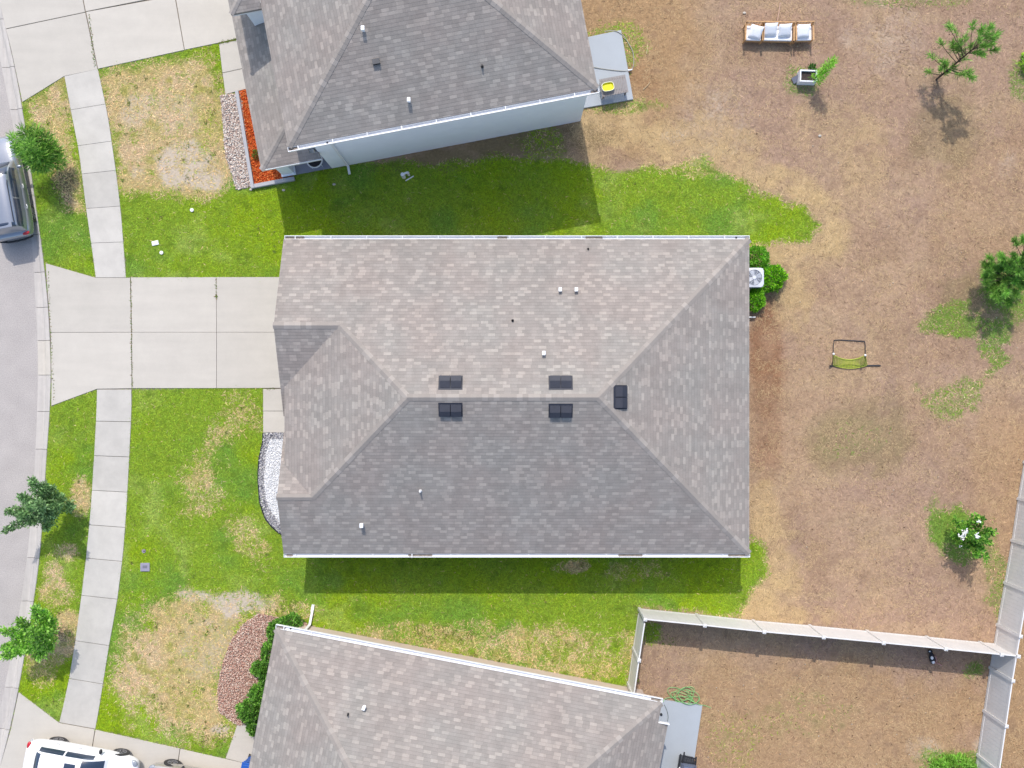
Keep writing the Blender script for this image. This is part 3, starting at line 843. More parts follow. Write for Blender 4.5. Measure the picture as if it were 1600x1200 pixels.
class Roof:
    """planes in the thing's local frame; each face = list of (x, y), its plane z = z0 + p * distance up from an eave line"""
    def __init__(s, parent, th=.14):
        s.mb = MB(); s.parent = parent; s.th = th; s.capl = []
    def face(s, pts, plane, udir):
        """plane: function (x,y)->z ; udir: unit vector along the eave"""
        P3 = [Vector((x, y, plane(x, y))) for x, y in pts]
        n = Vector((0, 0, 0))
        for i in range(len(P3)):
            a, b = P3[i], P3[(i + 1) % len(P3)]
            n += a.cross(b)
        if n.z < 0: P3 = P3[::-1]; n = -n
        n.normalize()
        u = Vector((udir[0], udir[1], 0)); w = n.cross(u)
        if w.z < 0: w = -w
        off = random.uniform(0, 40)
        uv = [(p.dot(u) + off, p.dot(w)) for p in P3]
        s.mb.face(P3, uv)
        Q = [p - Vector((0, 0, s.th)) for p in P3]
        s.mb.face(Q[::-1], [(0.1, 0.1)] * len(Q))
        for i in range(len(P3)):
            j = (i + 1) % len(P3)
            s.mb.face([P3[j], P3[i], Q[i], Q[j]], [(.1, .1), (.12, .1), (.12, .11), (.1, .11)])
        return P3
    def cap(s, a, b, n1, n2, w=.15, ln=.22):
        """cap shingles along a hip or ridge from a (low) to b (high)"""
        a, b = Vector(a), Vector(b); s.caps = MB(); s.capl.append(s.caps)
        d = (b - a); Ln = d.length; d.normalize()
        k_ = max(1, int(Ln / ln)); ln = Ln / k_
        def side(n):
            t = n.cross(d)
            t.normalize()
            return t
        t1 = side(n1); t2 = side(n2)
        mid = (n1 + n2).normalized()
        # each side direction must point down its own plane
        if t1.z > 0: t1 = -t1
        if t2.z > 0: t2 = -t2
        if t1.dot(t2) > .9: t2 = -t2
        for i in range(k_):
            q0 = a + d * (ln * i - .03); q1 = a + d * (ln * (i + 1))
            l0, l1 = .020, .012
            r_ = random.random()
            kk = random.uniform(.95, 1.05) if r_ < .72 else random.uniform(1.12, 1.25)
            cc = A(187, 180, 177, .90 * kk)
            A0, A1 = q0 + mid * l0, q1 + mid * l1
            for t_ in (t1, t2):
                B0, B1 = q0 + t_ * w + mid * l0 * .8, q1 + t_ * w + mid * l1 * .8
                fc = [A0, B0, B1, A1]
                nn = (B0 - A0).cross(A1 - A0)
                if nn.z < 0: fc = fc[::-1]
                s.caps.face(fc, col=cc)
                e = [B0, B0 - mid * .03, B1 - mid * .02, B1]
                s.caps.face(e, col=cc)
            s.caps.face([A0, q0 + t1 * w + mid * l0 * .8, q0 + t1 * w - mid * .005, q0 - mid * .005, q0 + t2 * w - mid * .005, q0 + t2 * w + mid * l0 * .8], col=tuple(x * .6 for x in cc))
    def build(s):
        o = s.mb.build('roof', M_SH, s.parent)
        for c_ in s.capl: c_.build('ridge_cap', M_CAP, o)
        s.obj = o
        return o

def plane_from(x0, y0, dx, dy, z0, p):
    return lambda x, y: z0 + p * ((x - x0) * dx + (y - y0) * dy)
def nrm(dx, dy, p): return Vector((-dx * p, -dy * p, 1)).normalized()

def gutter(parent, a, b, z, out, ticks=8, w=.13, hgt=.11, drain=None, debris=()):
    """open K-style gutter from a to b (local xy), out = outward unit vector"""
    mb = MB()
    a = Vector((a[0], a[1], 0)); b = Vector((b[0], b[1], 0)); o_ = Vector((out[0], out[1], 0))
    d = (b - a); L_ = d.length; d.normalize(); ang = math.atan2(d.y, d.x)
    c = (a + b) / 2
    def bx(off, zc, dy, dz, ln=L_, cc=c): mb.box(cc + o_ * off + Vector((0, 0, zc)), (ln, dy, dz), ang)
    bx(.012, z - hgt / 2, .012, hgt)
    bx(w / 2 + .012, z - hgt + .006, w - .014, .012)
    bx(w + .012, z - hgt / 2 + .004, .026, hgt + .008)
    for e in (a + d * .008, b - d * .008):
        mb.box(e + o_ * (w / 2 + .01) + Vector((0, 0, z - hgt / 2 + .003)), (.016, w, hgt), ang)
    for i in range(ticks):
        q = a + d * (L_ * (i + .3) / ticks)
        mb.box(q + o_ * (w / 2 + .01) + Vector((0, 0, z + .004)), (.035, w + .02, .012), ang)
    g_ = mb.build('gutter', M_white, parent)
    if drain is not None:
        q = a + d * drain
        MB().cyl(q + o_ * (w / 2 + .01) + Vector((0, 0, z - hgt + .018)), .04, .008, 12).build('gutter_outlet', M_black, g_)
    if debris:
        for (t0, t1) in debris:
            db = MB(); db.box(a + d * ((t0 + t1) / 2) + o_ * (w / 2 + .008) + Vector((0, 0, z - hgt + .03)), (t1 - t0, w * .7, .03), ang); db.build('leaf_litter', mat('leaf_litter', A(168, 158, 150), .95, var=.4, scale=12), g_)
    return g_

def window(parent, c, n_ang, w, h, name='window'):
    """window on a wall: c centre on the wall plane, n_ang direction of the outward normal"""
    M = Matrix.Rotation(n_ang, 3, 'Z')       # local +X = outward
    def t(p): return Vector(c) + M @ Vector(p)
    f = MB()
    for (yy, zz, sy, sz) in ((0, h / 2, w + .1, .07), (0, -h / 2, w + .1, .07), (-w / 2, 0, .07, h - .07), (w / 2, 0, .07, h - .07), (0, 0, w - .07, .05)):
        f.box(t((.03, yy, zz)), (.06, sy, sz), n_ang)
    fo = f.build(name, M_white, parent)
    MB().box(t((.012, 0, 0)), (.02, w, h), n_ang).build('pane', glass_mat('window_glass', (.03, .04, .05)), fo)
    return fo

def walls(parent, foot, z0, z1, m, extra=None):
    mb = MB().prism(foot, z0, z1)
    if extra: extra(mb)
    return mb.build('wall', m, parent)

# item standing on a roof plane, located by its photo pixel
def roof_point(root, px_, py_, plane):
    M = root.matrix_basis.copy()
    loc = root.location; a = root.rotation_euler[2]
    z = 4.0
    for _ in range(25):
        w = P(px_, py_, z)
        x, y = w.x - loc.x, w.y - loc.y
        lx = x * math.cos(a) + y * math.sin(a); ly = -x * math.sin(a) + y * math.cos(a)
        z = plane(lx, ly)
    return Vector((lx, ly, z))

def vent_box(roof, p, n, along):
    """twin slant-back roof vent lying on the plane: n normal, along = direction of its long side"""
    n = Vector(n); al = Vector(along); al = (al - n * al.dot(n)).normalized(); dn = n.cross(al)
    if dn.z > 0: dn = -dn
    M = Matrix((al, dn, n)).transposed()
    root = MB()
    def q(a_, b_, c_): return Vector(p) + M @ Vector((a_, b_, c_))
    root.raw([q(-.47, -.30, .006), q(.47, -.30, .006), q(.47, .30, .006), q(-.47, .30, .006), q(-.47, -.30, .012), q(.47, -.30, .012), q(.47, .30, .012), q(-.47, .30, .012)],
             [(0, 3, 2, 1), (4, 5, 6, 7), (0, 1, 5, 4), (1, 2, 6, 5), (2, 3, 7, 6), (3, 0, 4, 7)])
    for s_ in (-1, 1):
        x0, x1 = (.015, .42) if s_ > 0 else (-.42, -.015)
        zt, zf = .03, .15
        vs = [q(x0, -.23, .01), q(x1, -.23, .01), q(x1, .22, .03), q(x0, .22, .03), q(x0, -.23, zt), q(x1, -.23, zt), q(x1, .02, zf), q(x0, .02, zf), q(x1, .25, zf - .01), q(x0, .25, zf - .01)]
        root.raw(vs, [(4, 5, 6, 7), (7, 6, 8, 9), (9, 8, 2, 3), (0, 1, 5, 4), (0, 4, 7, 9, 3), (1, 2, 8, 6, 5), (0, 3, 2, 1)])
    o = root.build('roof_vent', mat('vent_metal', (.028, .031, .044), .6, metal=0.0, var=.12, scale=6), roof)
    return o

def gooseneck(roof, p, down, s_=1.0):
    mb = MB()
    p = Vector(p)
    s_ *= .72
    mb.cyl(p + Vector((0, 0, .1 * s_)), .055 * s_, .24 * s_, 12)
    a = math.atan2(down[1], down[0])
    mb.box(p + Vector((0, 0, .26 * s_)) , (.24 * s_, .19 * s_, .16 * s_), a)
    return mb.build('exhaust_cap', mat('white_vent', (.86, .86, .85), .45, var=.03), roof, bevel=.02)

def pipe(roof, p, h_=.28, r=.035, white=False):
    mb = MB()
    p = Vector(p)
    mb.tube([p - Vector((0, 0, .05)), p + Vector((0, 0, h_))], r, 10)
    mb.tube([p + Vector((0, 0, -.04)), p + Vector((0, 0, .10))], r * 2.2, 12, r * 1.15)
    return mb.build('vent_pipe', M_white if white else M_black, roof)

# ------------------------------------------------------------------ MIDDLE HOUSE
PT = .45; ZE = 2.7
mh = empty('house', (0, 0, 0), 0, 'single-storey middle house with a large grey shingled hip roof and five dark twin vents', 'house')
M_stucco = mat('stucco_tan', A(214, 204, 192), .9, var=.05, scale=2, bump=.3, bscale=60)
def main_wall_extra(mb):
    for (y0, yp, zp, y1) in ((-1.0, 2.343, 4.35, 5.75), (-6.78, -4.6, 3.78, -2.4)):
        vs = [(-9.2, y0, 2.6), (-9.2, y1, 2.6), (-9.2, yp, zp - .12), (-8.9, y0, 2.6), (-8.9, y1, 2.6), (-8.9, yp, zp - .12)]
        mb.raw(vs, [(0, 1, 2)[::-1], (3, 4, 5), (0, 2, 5, 3), (1, 4, 5, 2)])
walls(mh, [(-9.2, 5.75), (-9.2, -1.0), (-7.6, -1.0), (-7.6, -2.4), (-9.2, -2.4), (-9.2, -6.78), (9.5, -6.78), (9.5, 5.75)], -.1, 2.66, M_stucco, main_wall_extra)
rf = Roof(mh)
N_ = lambda x, y: ZE + PT * (6.05 - y)
S_ = lambda x, y: ZE + PT * (y + 7.09)
E_ = lambda x, y: ZE + PT * (9.914 - x)
W_ = lambda x, y: ZE + PT * (x + 10.6)
GS_ = lambda x, y: 4.368 - PT * (2.343 - y)
SN_ = lambda x, y: 3.8205 - PT * (y + 4.6)
RE = (3.344, -.52); RW = (-4.03, -.52); GP = (-6.893, 2.343); HS = (-8.11, -4.6); XR = -9.54; XC = -9.37
rf.face([(XR, 6.05), (9.914, 6.05), RE, RW, GP, (XR, 2.343)], N_, (1, 0))
rf.face([(XR, -7.09), (9.914, -7.09), RE, RW, HS, (XR, -4.6)], S_, (1, 0))
rf.face([(9.914, -7.09), (9.914, 6.05), RE], E_, (0, 1))
rf.face([RW, HS, (XC, -3.34), (XC, -.134), GP], W_, (0, 1))
rf.face([GP, (XR, 2.343), (XR, -1.35), (XC, -1.35), (XC, -.134)], GS_, (1, 0))
rf.face([HS, (XC, -3.34), (XC, -2.0), (XR, -2.0), (XR, -4.6)], SN_, (1, 0))
nN, nS, nE, nW = nrm(0, -1, PT), nrm(0, 1, PT), nrm(-1, 0, PT), nrm(1, 0, PT)
z3 = lambda q, f: Vector((q[0], q[1], f(*q)))
rf.cap(z3((9.90, 6.036), N_), z3(RE, N_), nN, nE)
rf.cap(z3((9.90, -7.076), S_), z3(RE, S_), nS, nE)
rf.cap(z3(RW, N_), z3(RE, N_), nN, nS)
rf.cap(z3(HS, S_), z3(RW, S_), nS, nW)
rf.cap(z3(GP, N_), z3(RW, N_), nN, nW)
rf.cap(z3((XR, 2.343), N_), z3(GP, N_), nN, nS)
rf.cap(z3((XR, -4.6), S_), z3(HS, S_), nS, nN)
roof = rf.build()
ROOF_MAIN = roof
def board(parent, c, d): MB().box(c, d).build('fascia', M_white, parent)
board(mh, (9.893, -.514, ZE - .21), (.03, 13.2, .15))
for y0, z0, y1, z1 in ((6.0, ZE + .02, 2.343, 4.368), (2.343, 4.368, -1.33, 2.72), (-2.02, 2.66, -4.6, 3.82), (-4.6, 3.82, -7.04, ZE + .02)):
    fa = MB(); xa, xb = XR + .02, XR + .05
    fa.raw([(xa, y0, z0 - .145), (xa, y1, z1 - .145), (xa, y1, z1 - .30), (xa, y0, z0 - .30), (xb, y0, z0 - .145), (xb, y1, z1 - .145), (xb, y1, z1 - .30), (xb, y0, z0 - .30)],
           [(0, 1, 2, 3), (4, 7, 6, 5), (0, 4, 5, 1), (3, 2, 6, 7)])
    fa.build('fascia', M_white, mh)
gutter(mh, (XR + .03, 6.05), (9.93, 6.05), ZE - .02, (0, 1), 13, drain=18.9, debris=((.05, .8), (8.9, 9.3), (12.6, 13.3)))
gutter(mh, (XR, -7.09), (9.95, -7.09), ZE - .02, (0, -1), 12, debris=((.1, .35), (5.2, 6.2), (14, 15), (18.6, 19.3)))
for (x, y, ax_) in ((704, 598, 0), (876, 598, 0)):
    vent_box(roof, roof_point(mh, x, y, N_), nN, (1, 0, 0))
for (x, y) in ((704, 640), (876, 641.5)):
    vent_box(roof, roof_point(mh, x, y, S_), nS, (1, 0, 0))
vent_box(roof, roof_point(mh, 969, 620.5, E_), nE, (0, 1, 0))
for (x, y) in ((875, 453), (900, 453), (849.5, 552)): gooseneck(roof, roof_point(mh, x, y, N_), (0, 1))
gooseneck(roof, roof_point(mh, 566, 820, S_), (0, -1), 1.1)
pipe(roof, roof_point(mh, 657, 767, S_), white=True)
pipe(roof, roof_point(mh, 801, 501, N_), .10, .03); pipe(roof, roof_point(mh, 919, 389, N_), .10, .025)
gd = MB()
gd.box((-9.225, 2.4, 1.1), (.05, 4.8, 2.15))
for i in range(3): gd.box((-9.256, 2.4, .55 + i * .54), (.012, 4.7, .03))
gdo = gd.build('garage_door', mat('garage_white', (.72, .71, .69), .5, var=.03), mh)
dr = MB().box((-7.63, -1.7, 1.05), (.06, .95, 2.1)).build('front_door', mat('door_brown', A(120, 84, 60), .45, var=.15, scale=8), mh)
MB().ball((-7.69, -1.35, 1.0), (.06, .06, .06)).build('handle', M_dark, dr)
for y in (-4.6,): window(mh, (-9.2, y, 1.4), math.pi, 1.6, 1.4)
for y in (4.0, -4.6): window(mh, (9.5, y, 1.45), 0, 1.2, 1.3)
sd = MB()
for yy in (-1.5, .45): sd.box((9.52, yy, 1.05), (.05, 1.0, 2.05))
sd_o = sd.build('sliding_door', M_white, mh)
MB().box((9.55, -.52, 1.05), (.02, 2.6, 1.9)).build('pane', glass_mat('window_glass', (.03, .04, .05)), sd_o)
for x in (-5, 0, 5): window(mh, (x, 5.75, 1.5), math.pi / 2, 1.1, 1.2); window(mh, (x, -6.78, 1.5), -math.pi / 2, 1.1, 1.2)

# ------------------------------------------------------------------ UPPER TWO-STOREY HOUSE
uh = empty('house', UP_O, UP_A, 'two-storey pale blue house with a brown-grey hip roof at the top of the photo', 'house')
M_blue = mat('stucco_blue', (.86, .89, .93), .9, var=.03, scale=1.5, bump=.25, bscale=70)
ZU = 5.3; ZL = 2.9
def up_w(mb):
    mb.prism([(-1.3, 2.5), (.76, 2.5), (.76, 6.4), (-1.3, 6.4)], -.1, 2.85)            # ground floor towards the street
    mb.prism([(-.78, 5.75), (.46, 5.75), (.46, 11), (-.78, 11)], 3.0, ZU - .05)           # upper bay over the garage
    mb.prism([(.40, .62), (.752, .62), (.752, 11), (.40, 11)], 2.9, ZU - .02)
    mb.prism([(-1.3, 6.4), (.76, 6.4), (.76, 11), (-1.3, 11)], -.1, 2.9)
walls(uh, [(.76, .25), (12.05, .25), (12.05, 11), (.76, 11)], -.1, ZU - .02, M_blue, up_w)
rf = Roof(uh)
D = 12.3; DEP = 11.3
us = lambda x, y: ZU + PT * y
uw = lambda x, y: ZU + PT * x
ue = lambda x, y: ZU + PT * (D - x)
un = lambda x, y: ZU + PT * (DEP - y)
hr = DEP / 2
rf.face([(0, 0), (D, 0), (D - hr, hr), (hr, hr)], us, (1, 0))
rf.face([(D, 0), (D, DEP), (D - hr, hr)], ue, (0, 1))
rf.face([(0, 0), (0, DEP), (hr, hr)], uw, (0, 1))
rf.face([(0, DEP), (D, DEP), (D - hr, hr), (hr, hr)], un, (1, 0))
rf.cap((0.03, .03, us(0, .03)), (hr, hr, us(hr, hr)), nS, nW)
rf.cap((D - .03, .03, us(0, .03)), (D - hr, hr, us(hr, hr)), nS, nE)
# lower roof over the porch: west side and south end
LPT = .40
lw = lambda x, y: ZL + LPT * (x + 1.72)
ls = lambda x, y: ZL + LPT * (y + .02)
rf.face([(-1.72, -.02), (-1.72, 6.66), (.395, 6.66), (.395, 2.095)], lw, (0, 1))
rf.face([(-1.72, -.02), (.79, -.02), (.79, .245), (.395, .245), (.395, 2.095)], ls, (1, 0))
rf.cap((-1.70, 0, lw(-1.70, 0)), (.30, 2.0, lw(.30, 2.0)), nrm(0, 1, LPT), nrm(1, 0, LPT), w=.12)
# bay roof
bw = lambda x, y: 5.2 + PT * (x + 1.25)
bs = lambda x, y: 5.2 + PT * (y - 5.55)
rf.face([(-1.25, 5.55), (-1.25, 11.2), (-.02, 11.2), (-.02, 6.78)], bw, (0, 1))
rf.face([(-1.25, 5.55), (-.02, 5.55), (-.02, 6.78)], bs, (1, 0))
rf.cap((-1.22, 5.58, bw(-1.22, 0)), (-.05, 6.75, bw(-.05, 0)), nS, nW, w=.12)
roof = rf.build(); ROOF_UP = roof
board(uh, (-1.69, 3.3, ZL - .21), (.03, 6.6, .15)); board(uh, (-.46, -.036, ZL - .09), (2.52, .03, .15))
board(uh, (.04, 2.7, ZU - .21), (.03, 5.4, .15)); board(uh, (D - .04, 5.6, ZU - .21), (.03, 11.2, .15))
board(uh, (-1.21, 8.4, 5.2 - .21), (.03, 5.5, .15)); board(uh, (-.63, 5.59, 5.2 - .21), (1.18, .03, .15))
gutter(uh, (-.03, 0), (D + .03, 0), ZU - .02, (0, -1), 9, w=.15, drain=1.55, debris=((.03, .38), (12.05, 12.3)))
ds = MB()
ds.box((1.5, .19, 2.7), (.10, .08, 5.0)); ds.box((1.5, .02, .12), (.10, .42, .08)); ds.box((1.5, .08, ZU - .2), (.1, .2, .08))
ds.build('downspout', M_white, uh)
gd = MB(); gd.box((-1.33, 8.75, 1.1), (.05, 4.0, 2.15))
for i in range(3): gd.box((-1.36, 8.75, .55 + i * .54), (.012, 3.9, .03))
gd.build('garage_door', MATS['garage_white'], uh)
window(uh, (-.78, 8.6, 4.2), math.pi, 1.5, 1.2)
# porch
MB().prism([(-1.45, .26), (.76, .26), (.76, 2.5), (-1.45, 2.5)], -.1, .09).build('porch_slab', mat('porch_paint', A(170, 176, 196), .7, var=.06), uh)
col = MB(); col.box((-1.16, .56, 1.42), (.52, .52, 2.84)); col.box((-1.16, .56, .14), (.64, .64, .12))
col.build('porch_column', M_blue, uh, bevel=.01)
be = MB(); be.box((-.2, .35, 2.68), (1.5, .24, .2)); be.box((-1.3, 1.6, 2.68), (.24, 1.6, .2)); be.build('porch_beam', M_blue, uh)
dr = MB().box((.735, 1.4, 1.15), (.05, .95, 2.1)).build('front_door', mat('door_blue', A(60, 70, 90), .5), uh)
MB().ball((.69, 1.8, 1.1), (.06, .06, .06)).build('handle', M_dark, dr)
for x in (3.2, 7.5): window(uh, (x + 1.5, 11.0, 1.5), math.pi / 2, 1.2, 1.3)
for y in (3, 6.5): window(uh, (12.05, y, 4.0), 0, 1.1, 1.3)
sd_o = MB().box((12.07, 3.6, 1.1), (.05, 1.9, 2.1)).build('sliding_door', M_white, uh)
MB().box((12.10, 3.6, 1.1), (.02, 1.7, 1.9)).build('pane', glass_mat('window_glass', (.03, .04, .05)), sd_o)
for (x, y) in ((568, 47), (639.5, 158)): gooseneck(roof, roof_point(uh, x, y, us), (math.sin(UP_A) * -1, -1), 1.0)
pipe(roof, roof_point(uh, 753.5, 104, us), .2, .03)
gv_ = MB(); q = roof_point(uh, 588, 97, us); gv_.box(q + Vector((0, 0, .05)), (.28, .2, .12)); gv_.build('dryer_vent', M_dark, roof)

# ------------------------------------------------------------------ LOWER HOUSE
lh = empty('house', LO_O, LO_A, 'tan house with a brown-grey hip roof cut by the bottom edge of the photo', 'house')
M_tan = mat('stucco_beige', A(232, 214, 204, 1.1), .9, var=.05, scale=2, bump=.25, bscale=60)
walls(lh, LO_FOOT_L, -.1, 2.66, M_tan)
rf = Roof(lh)
LW, LD = 16.44, 12.0; h6 = LD / 2
lnf = lambda x, y: ZE + PT * (-y)
lsf = lambda x, y: ZE + PT * (y + LD)
lwf = lambda x, y: ZE + PT * x
lef = lambda x, y: ZE + PT * (LW - x)
rf.face([(0, 0), (LW, 0), (LW - h6, -h6), (h6, -h6)], lnf, (1, 0))
rf.face([(0, -LD), (LW, -LD), (LW - h6, -h6), (h6, -h6)], lsf, (1, 0))
rf.face([(0, 0), (0, -LD), (h6, -h6)], lwf, (0, 1))
rf.face([(LW, 0), (LW, -.86), (LW + .46, -.86), (LW + .46, -LD), (LW, -LD), (LW - h6, -h6)], lef, (0, 1))
rf.cap((.03, -.03, ZE), (h6, -h6, lnf(0, -h6)), nN, nW)
rf.cap((LW - .03, -.03, ZE), (LW - h6, -h6, lnf(0, -h6)), nN, nE)
rf.cap((h6, -h6, lnf(0, -h6)), (LW - h6, -h6, lnf(0, -h6)), nN, nS)
roof = rf.build(); ROOF_LO = roof
board(lh, (.03, -6, ZE - .21), (.03, 11.9, .15)); board(lh, (LW - .03, -.43, ZE - .21), (.03, .8, .15)); board(lh, (LW + .24, -.84, ZE - .12), (.50, .04, .16)); board(lh, (LW + .43, -6.4, ZE - .42), (.03, 11.0, .15))
gutter(lh, (-.02, 0), (LW + .02, 0), ZE - .02, (0, 1), 14, w=.15, drain=.62, debris=((.05, .4), (16.0, 16.4)))
ds = MB()
ds.box((.95, -.33, 1.3), (.10, .08, 2.5)); ds.box((.95, -.02, .12), (.10, .7, .08)); ds.box((.95, -.1, ZE - .2), (.10, .35, .08))
ds.box((.93, .42, .06), (.12, .3, .08))
ds.build('downspout', M_white, lh)
wa = MB(); wa.box((6.85, -.16, 2.30), (1.25, .42, .05)); wa.build('window_awning', M_white, lh)
window(lh, (6.85, -.4, 1.5), math.pi / 2, 1.2, 1.2); window(lh, (11.5, -.4, 1.5), math.pi / 2, 1.2, 1.2)
for y in (-3, -9): window(lh, (.4, y, 1.4), math.pi, 1.2, 1.3)
dr = MB().box((.37, -5.6, 1.05), (.06, .95, 2.1)).build('front_door', MATS['door_brown'], lh)
MB().ball((.31, -5.2, 1.0), (.06, .06, .06)).build('handle', M_dark, dr)
sd_o = MB().box((16.08, -3.4, 1.1), (.05, 1.9, 2.1)).build('sliding_door', M_white, lh)
MB().box((16.11, -3.4, 1.1), (.02, 1.7, 1.9)).build('pane', glass_mat('window_glass', (.03, .04, .05)), sd_o)
gooseneck(roof, roof_point(lh, 569.5, 1104, lnf), (.19, 1)); pipe(roof, roof_point(lh, 544, 1116, lnf), .2, .025)

# ------------------------------------------------------------------ orange bed of the upper house
def up(x, y, z=0): q = loc2w(UP_O, UP_A, x, y); return Vector((q[0], q[1], z))
be = empty('garden_edging', up(-2.0, .4), UP_A, 'light grey masonry border around the orange mulch by the porch', 'edging')
mb = MB()
ox, oy = -2.0, .4
mb.prism([(x - ox, y - oy) for x, y in ((-2.92, 0), (-2.77, 0), (-2.66, 4.4), (-2.81, 4.4))], -.05, .20)
mb.prism([(x - ox, y - oy) for x, y in ((-2.765, 0), (-.95, 0), (-.95, .17), (-2.76, .17))], -.05, .198)
mb.build('border', mat('border_grey', A(205, 208, 218), .8, var=.05), be, bevel=.015)
bed = MB().prism([up(x, y).xy for x, y in ((-2.755, .175), (-1.46, .175), (-1.31, 4.4), (-2.65, 4.4))], -.05, .05).build('mulch_bed', mat('orange_soil', A(226, 96, 40), .95, var=.2, scale=8))
tag(bed, 'orange mulch bed under the porch eave of the two-storey house', 'garden bed', kind='structure')
orange_px = [w2px(up(x, y)) for x, y in ((-2.75, .19), (-.98, .19), (-1.0, .5), (-1.35, .5), (-1.31, 4.4), (-2.65, 4.4))]
chips('orange_mulch', orange_px, 4200, (.04, .12), [A(255, 140, 70, 1.15), A(255, 112, 50), A(255, 158, 92, 1.15), A(240, 100, 48)], 'bright orange dyed mulch beside the porch of the two-storey house', 'mulch', z=.055, flat=.3)

# ------------------------------------------------------------------ foliage
def leaf_mesh(name, pts, size, cols, parent, m, aspect=.45, updir=.5, dirs=None, droop=0.0):
    """one diamond leaf per point, random attitude"""
    n = len(pts)
    pts = np.asarray(pts)
    if dirs is None:
        a = RS.uniform(0, 6.283, n); el = RS.uniform(-.5, .7, n) - droop
        dirs = np.stack([np.cos(a) * np.cos(el), np.sin(a) * np.cos(el), np.sin(el)], -1)
    nr = RS.normal(0, 1, (n, 3)); nr[:, 2] = np.abs(nr[:, 2]) + updir * 2
    sdv = np.cross(dirs, nr); sdv /= np.linalg.norm(sdv, axis=1, keepdims=True) + 1e-9
    L = (size * RS.uniform(.6, 1.3, n))[:, None]
    W = L * aspect * .5
    v = np.empty((n, 4, 3))
    v[:, 0] = pts; v[:, 1] = pts + dirs * L * .45 + sdv * W; v[:, 2] = pts + dirs * L; v[:, 3] = pts + dirs * L * .45 - sdv * W
    nn = np.cross(v[:, 1] - v[:, 0], v[:, 3] - v[:, 0])
    fl = nn[:, 2] < 0
    v[fl] = v[fl][:, [0, 3, 2, 1]]
    f = np.arange(n * 4).reshape(n, 4)
    return np_mesh(name, v.reshape(-1, 3), f, np.repeat(cols, 4, 0), m, parent)

M_leaf = attr_mat('leaf', .5, .12, 6, trans=.48, spec=.4)
M_bark = mat('bark', A(140, 122, 104), .9, var=.3, scale=20)
M_barkd = mat('bark_dark', A(92, 78, 68), .9, var=.3, scale=20)

def palette(n, cols, sd=.22, clump=None):
    c = np.array(cols)[RS.randint(0, len(cols), n)]
    k_ = 2.35 * np.exp(RS.normal(0, sd, n))
    if clump is not None: k_ = k_ * clump
    return c * k_[:, None]

def limb_tree(base_px, tips, label, name, cols, leaf=.13, per=230, spread=.22, aspect=.5, trunk_r=.05, core=None, bark=None, start=.35, group=None, cat='tree', droop=0.0):
    """trunk at a ground pixel, limbs to tips (px, py, height), leaves clustered along the limbs"""
    b = P(*base_px)
    root = empty(name, b, 0, label, cat, group)
    top = max(t[2] for t in tips)
    tr = MB()
    c = Vector((0, 0, 0))
    apex = Vector((random.uniform(-.1, .1), random.uniform(-.1, .1), top * .8))
    tr.tube([c - Vector((0, 0, .05)), c + apex * .35 + Vector((.03, -.02, 0)), c + apex * .7, c + apex], [trunk_r * 1.25, trunk_r, trunk_r * .7, trunk_r * .35], 8)
    pts, dirs, cl = [], [], []
    for (x, y, h_) in tips:
        t = P(x, y, h_) - b
        s0 = apex * random.uniform(.3, .75) if h_ < top * .9 else apex * .85
        s0 = min((s0, apex * (h_ * .55 / max(.1, apex.z))), key=lambda q: q.z)
        mid = s0 * .5 + t * .5 + Vector((random.uniform(-.1, .1), random.uniform(-.1, .1), .12))
        tr.tube([s0, mid, t], [trunk_r * .5, trunk_r * .32, .006], 6)
        ln = (t - s0).length
        nn = int(per * (.4 + ln))
        u = RS.uniform(start, 1.02, nn)
        q = (1 - u)[:, None] ** 2 * np.array(s0) + (2 * u * (1 - u))[:, None] * np.array(mid) + (u ** 2)[:, None] * np.array(t)
        sp = spread * (1.05 - .75 * u)
        jit_ = RS.normal(0, 1, (nn, 3)) * sp[:, None]
        pts.append(q + jit_)
        dv = jit_ / (np.linalg.norm(jit_, axis=1, keepdims=True) + 1e-6) + np.array((t - s0).normalized()) * .7 + RS.normal(0, .5, (nn, 3))
        dv[:, 2] -= droop
        dirs.append(dv / np.linalg.norm(dv, axis=1, keepdims=True))
        cl.append(np.full(nn, random.uniform(.78, 1.2)))
    if core:
        nn, rad, hc = core
        v = RS.normal(0, 1, (nn, 3)); v /= np.linalg.norm(v, axis=1, keepdims=True)
        r = rad * RS.uniform(.35, 1, nn) ** .6
        q = v * r[:, None] * np.array([1, 1, .9]) + np.array([apex.x, apex.y, hc])
        pts.append(q); dv = v + RS.normal(0, .5, (nn, 3)); dirs.append(dv / np.linalg.norm(dv, axis=1, keepdims=True))
        cl.append(.75 + .5 * vnoise(q[:, 0] * 10 + q[:, 2] * 7, q[:, 1] * 10, 2.2, 5))
    pts = np.concatenate(pts); dirs = np.concatenate(dirs); cl = np.concatenate(cl)
    pts[:, 2] = np.maximum(pts[:, 2], .12)
    tr.build('trunk', bark or M_bark, root, smooth=True)
    leaf_mesh('crown', pts, leaf, palette(len(pts), cols, .2, cl), root, M_leaf, aspect, dirs=dirs)
    return root

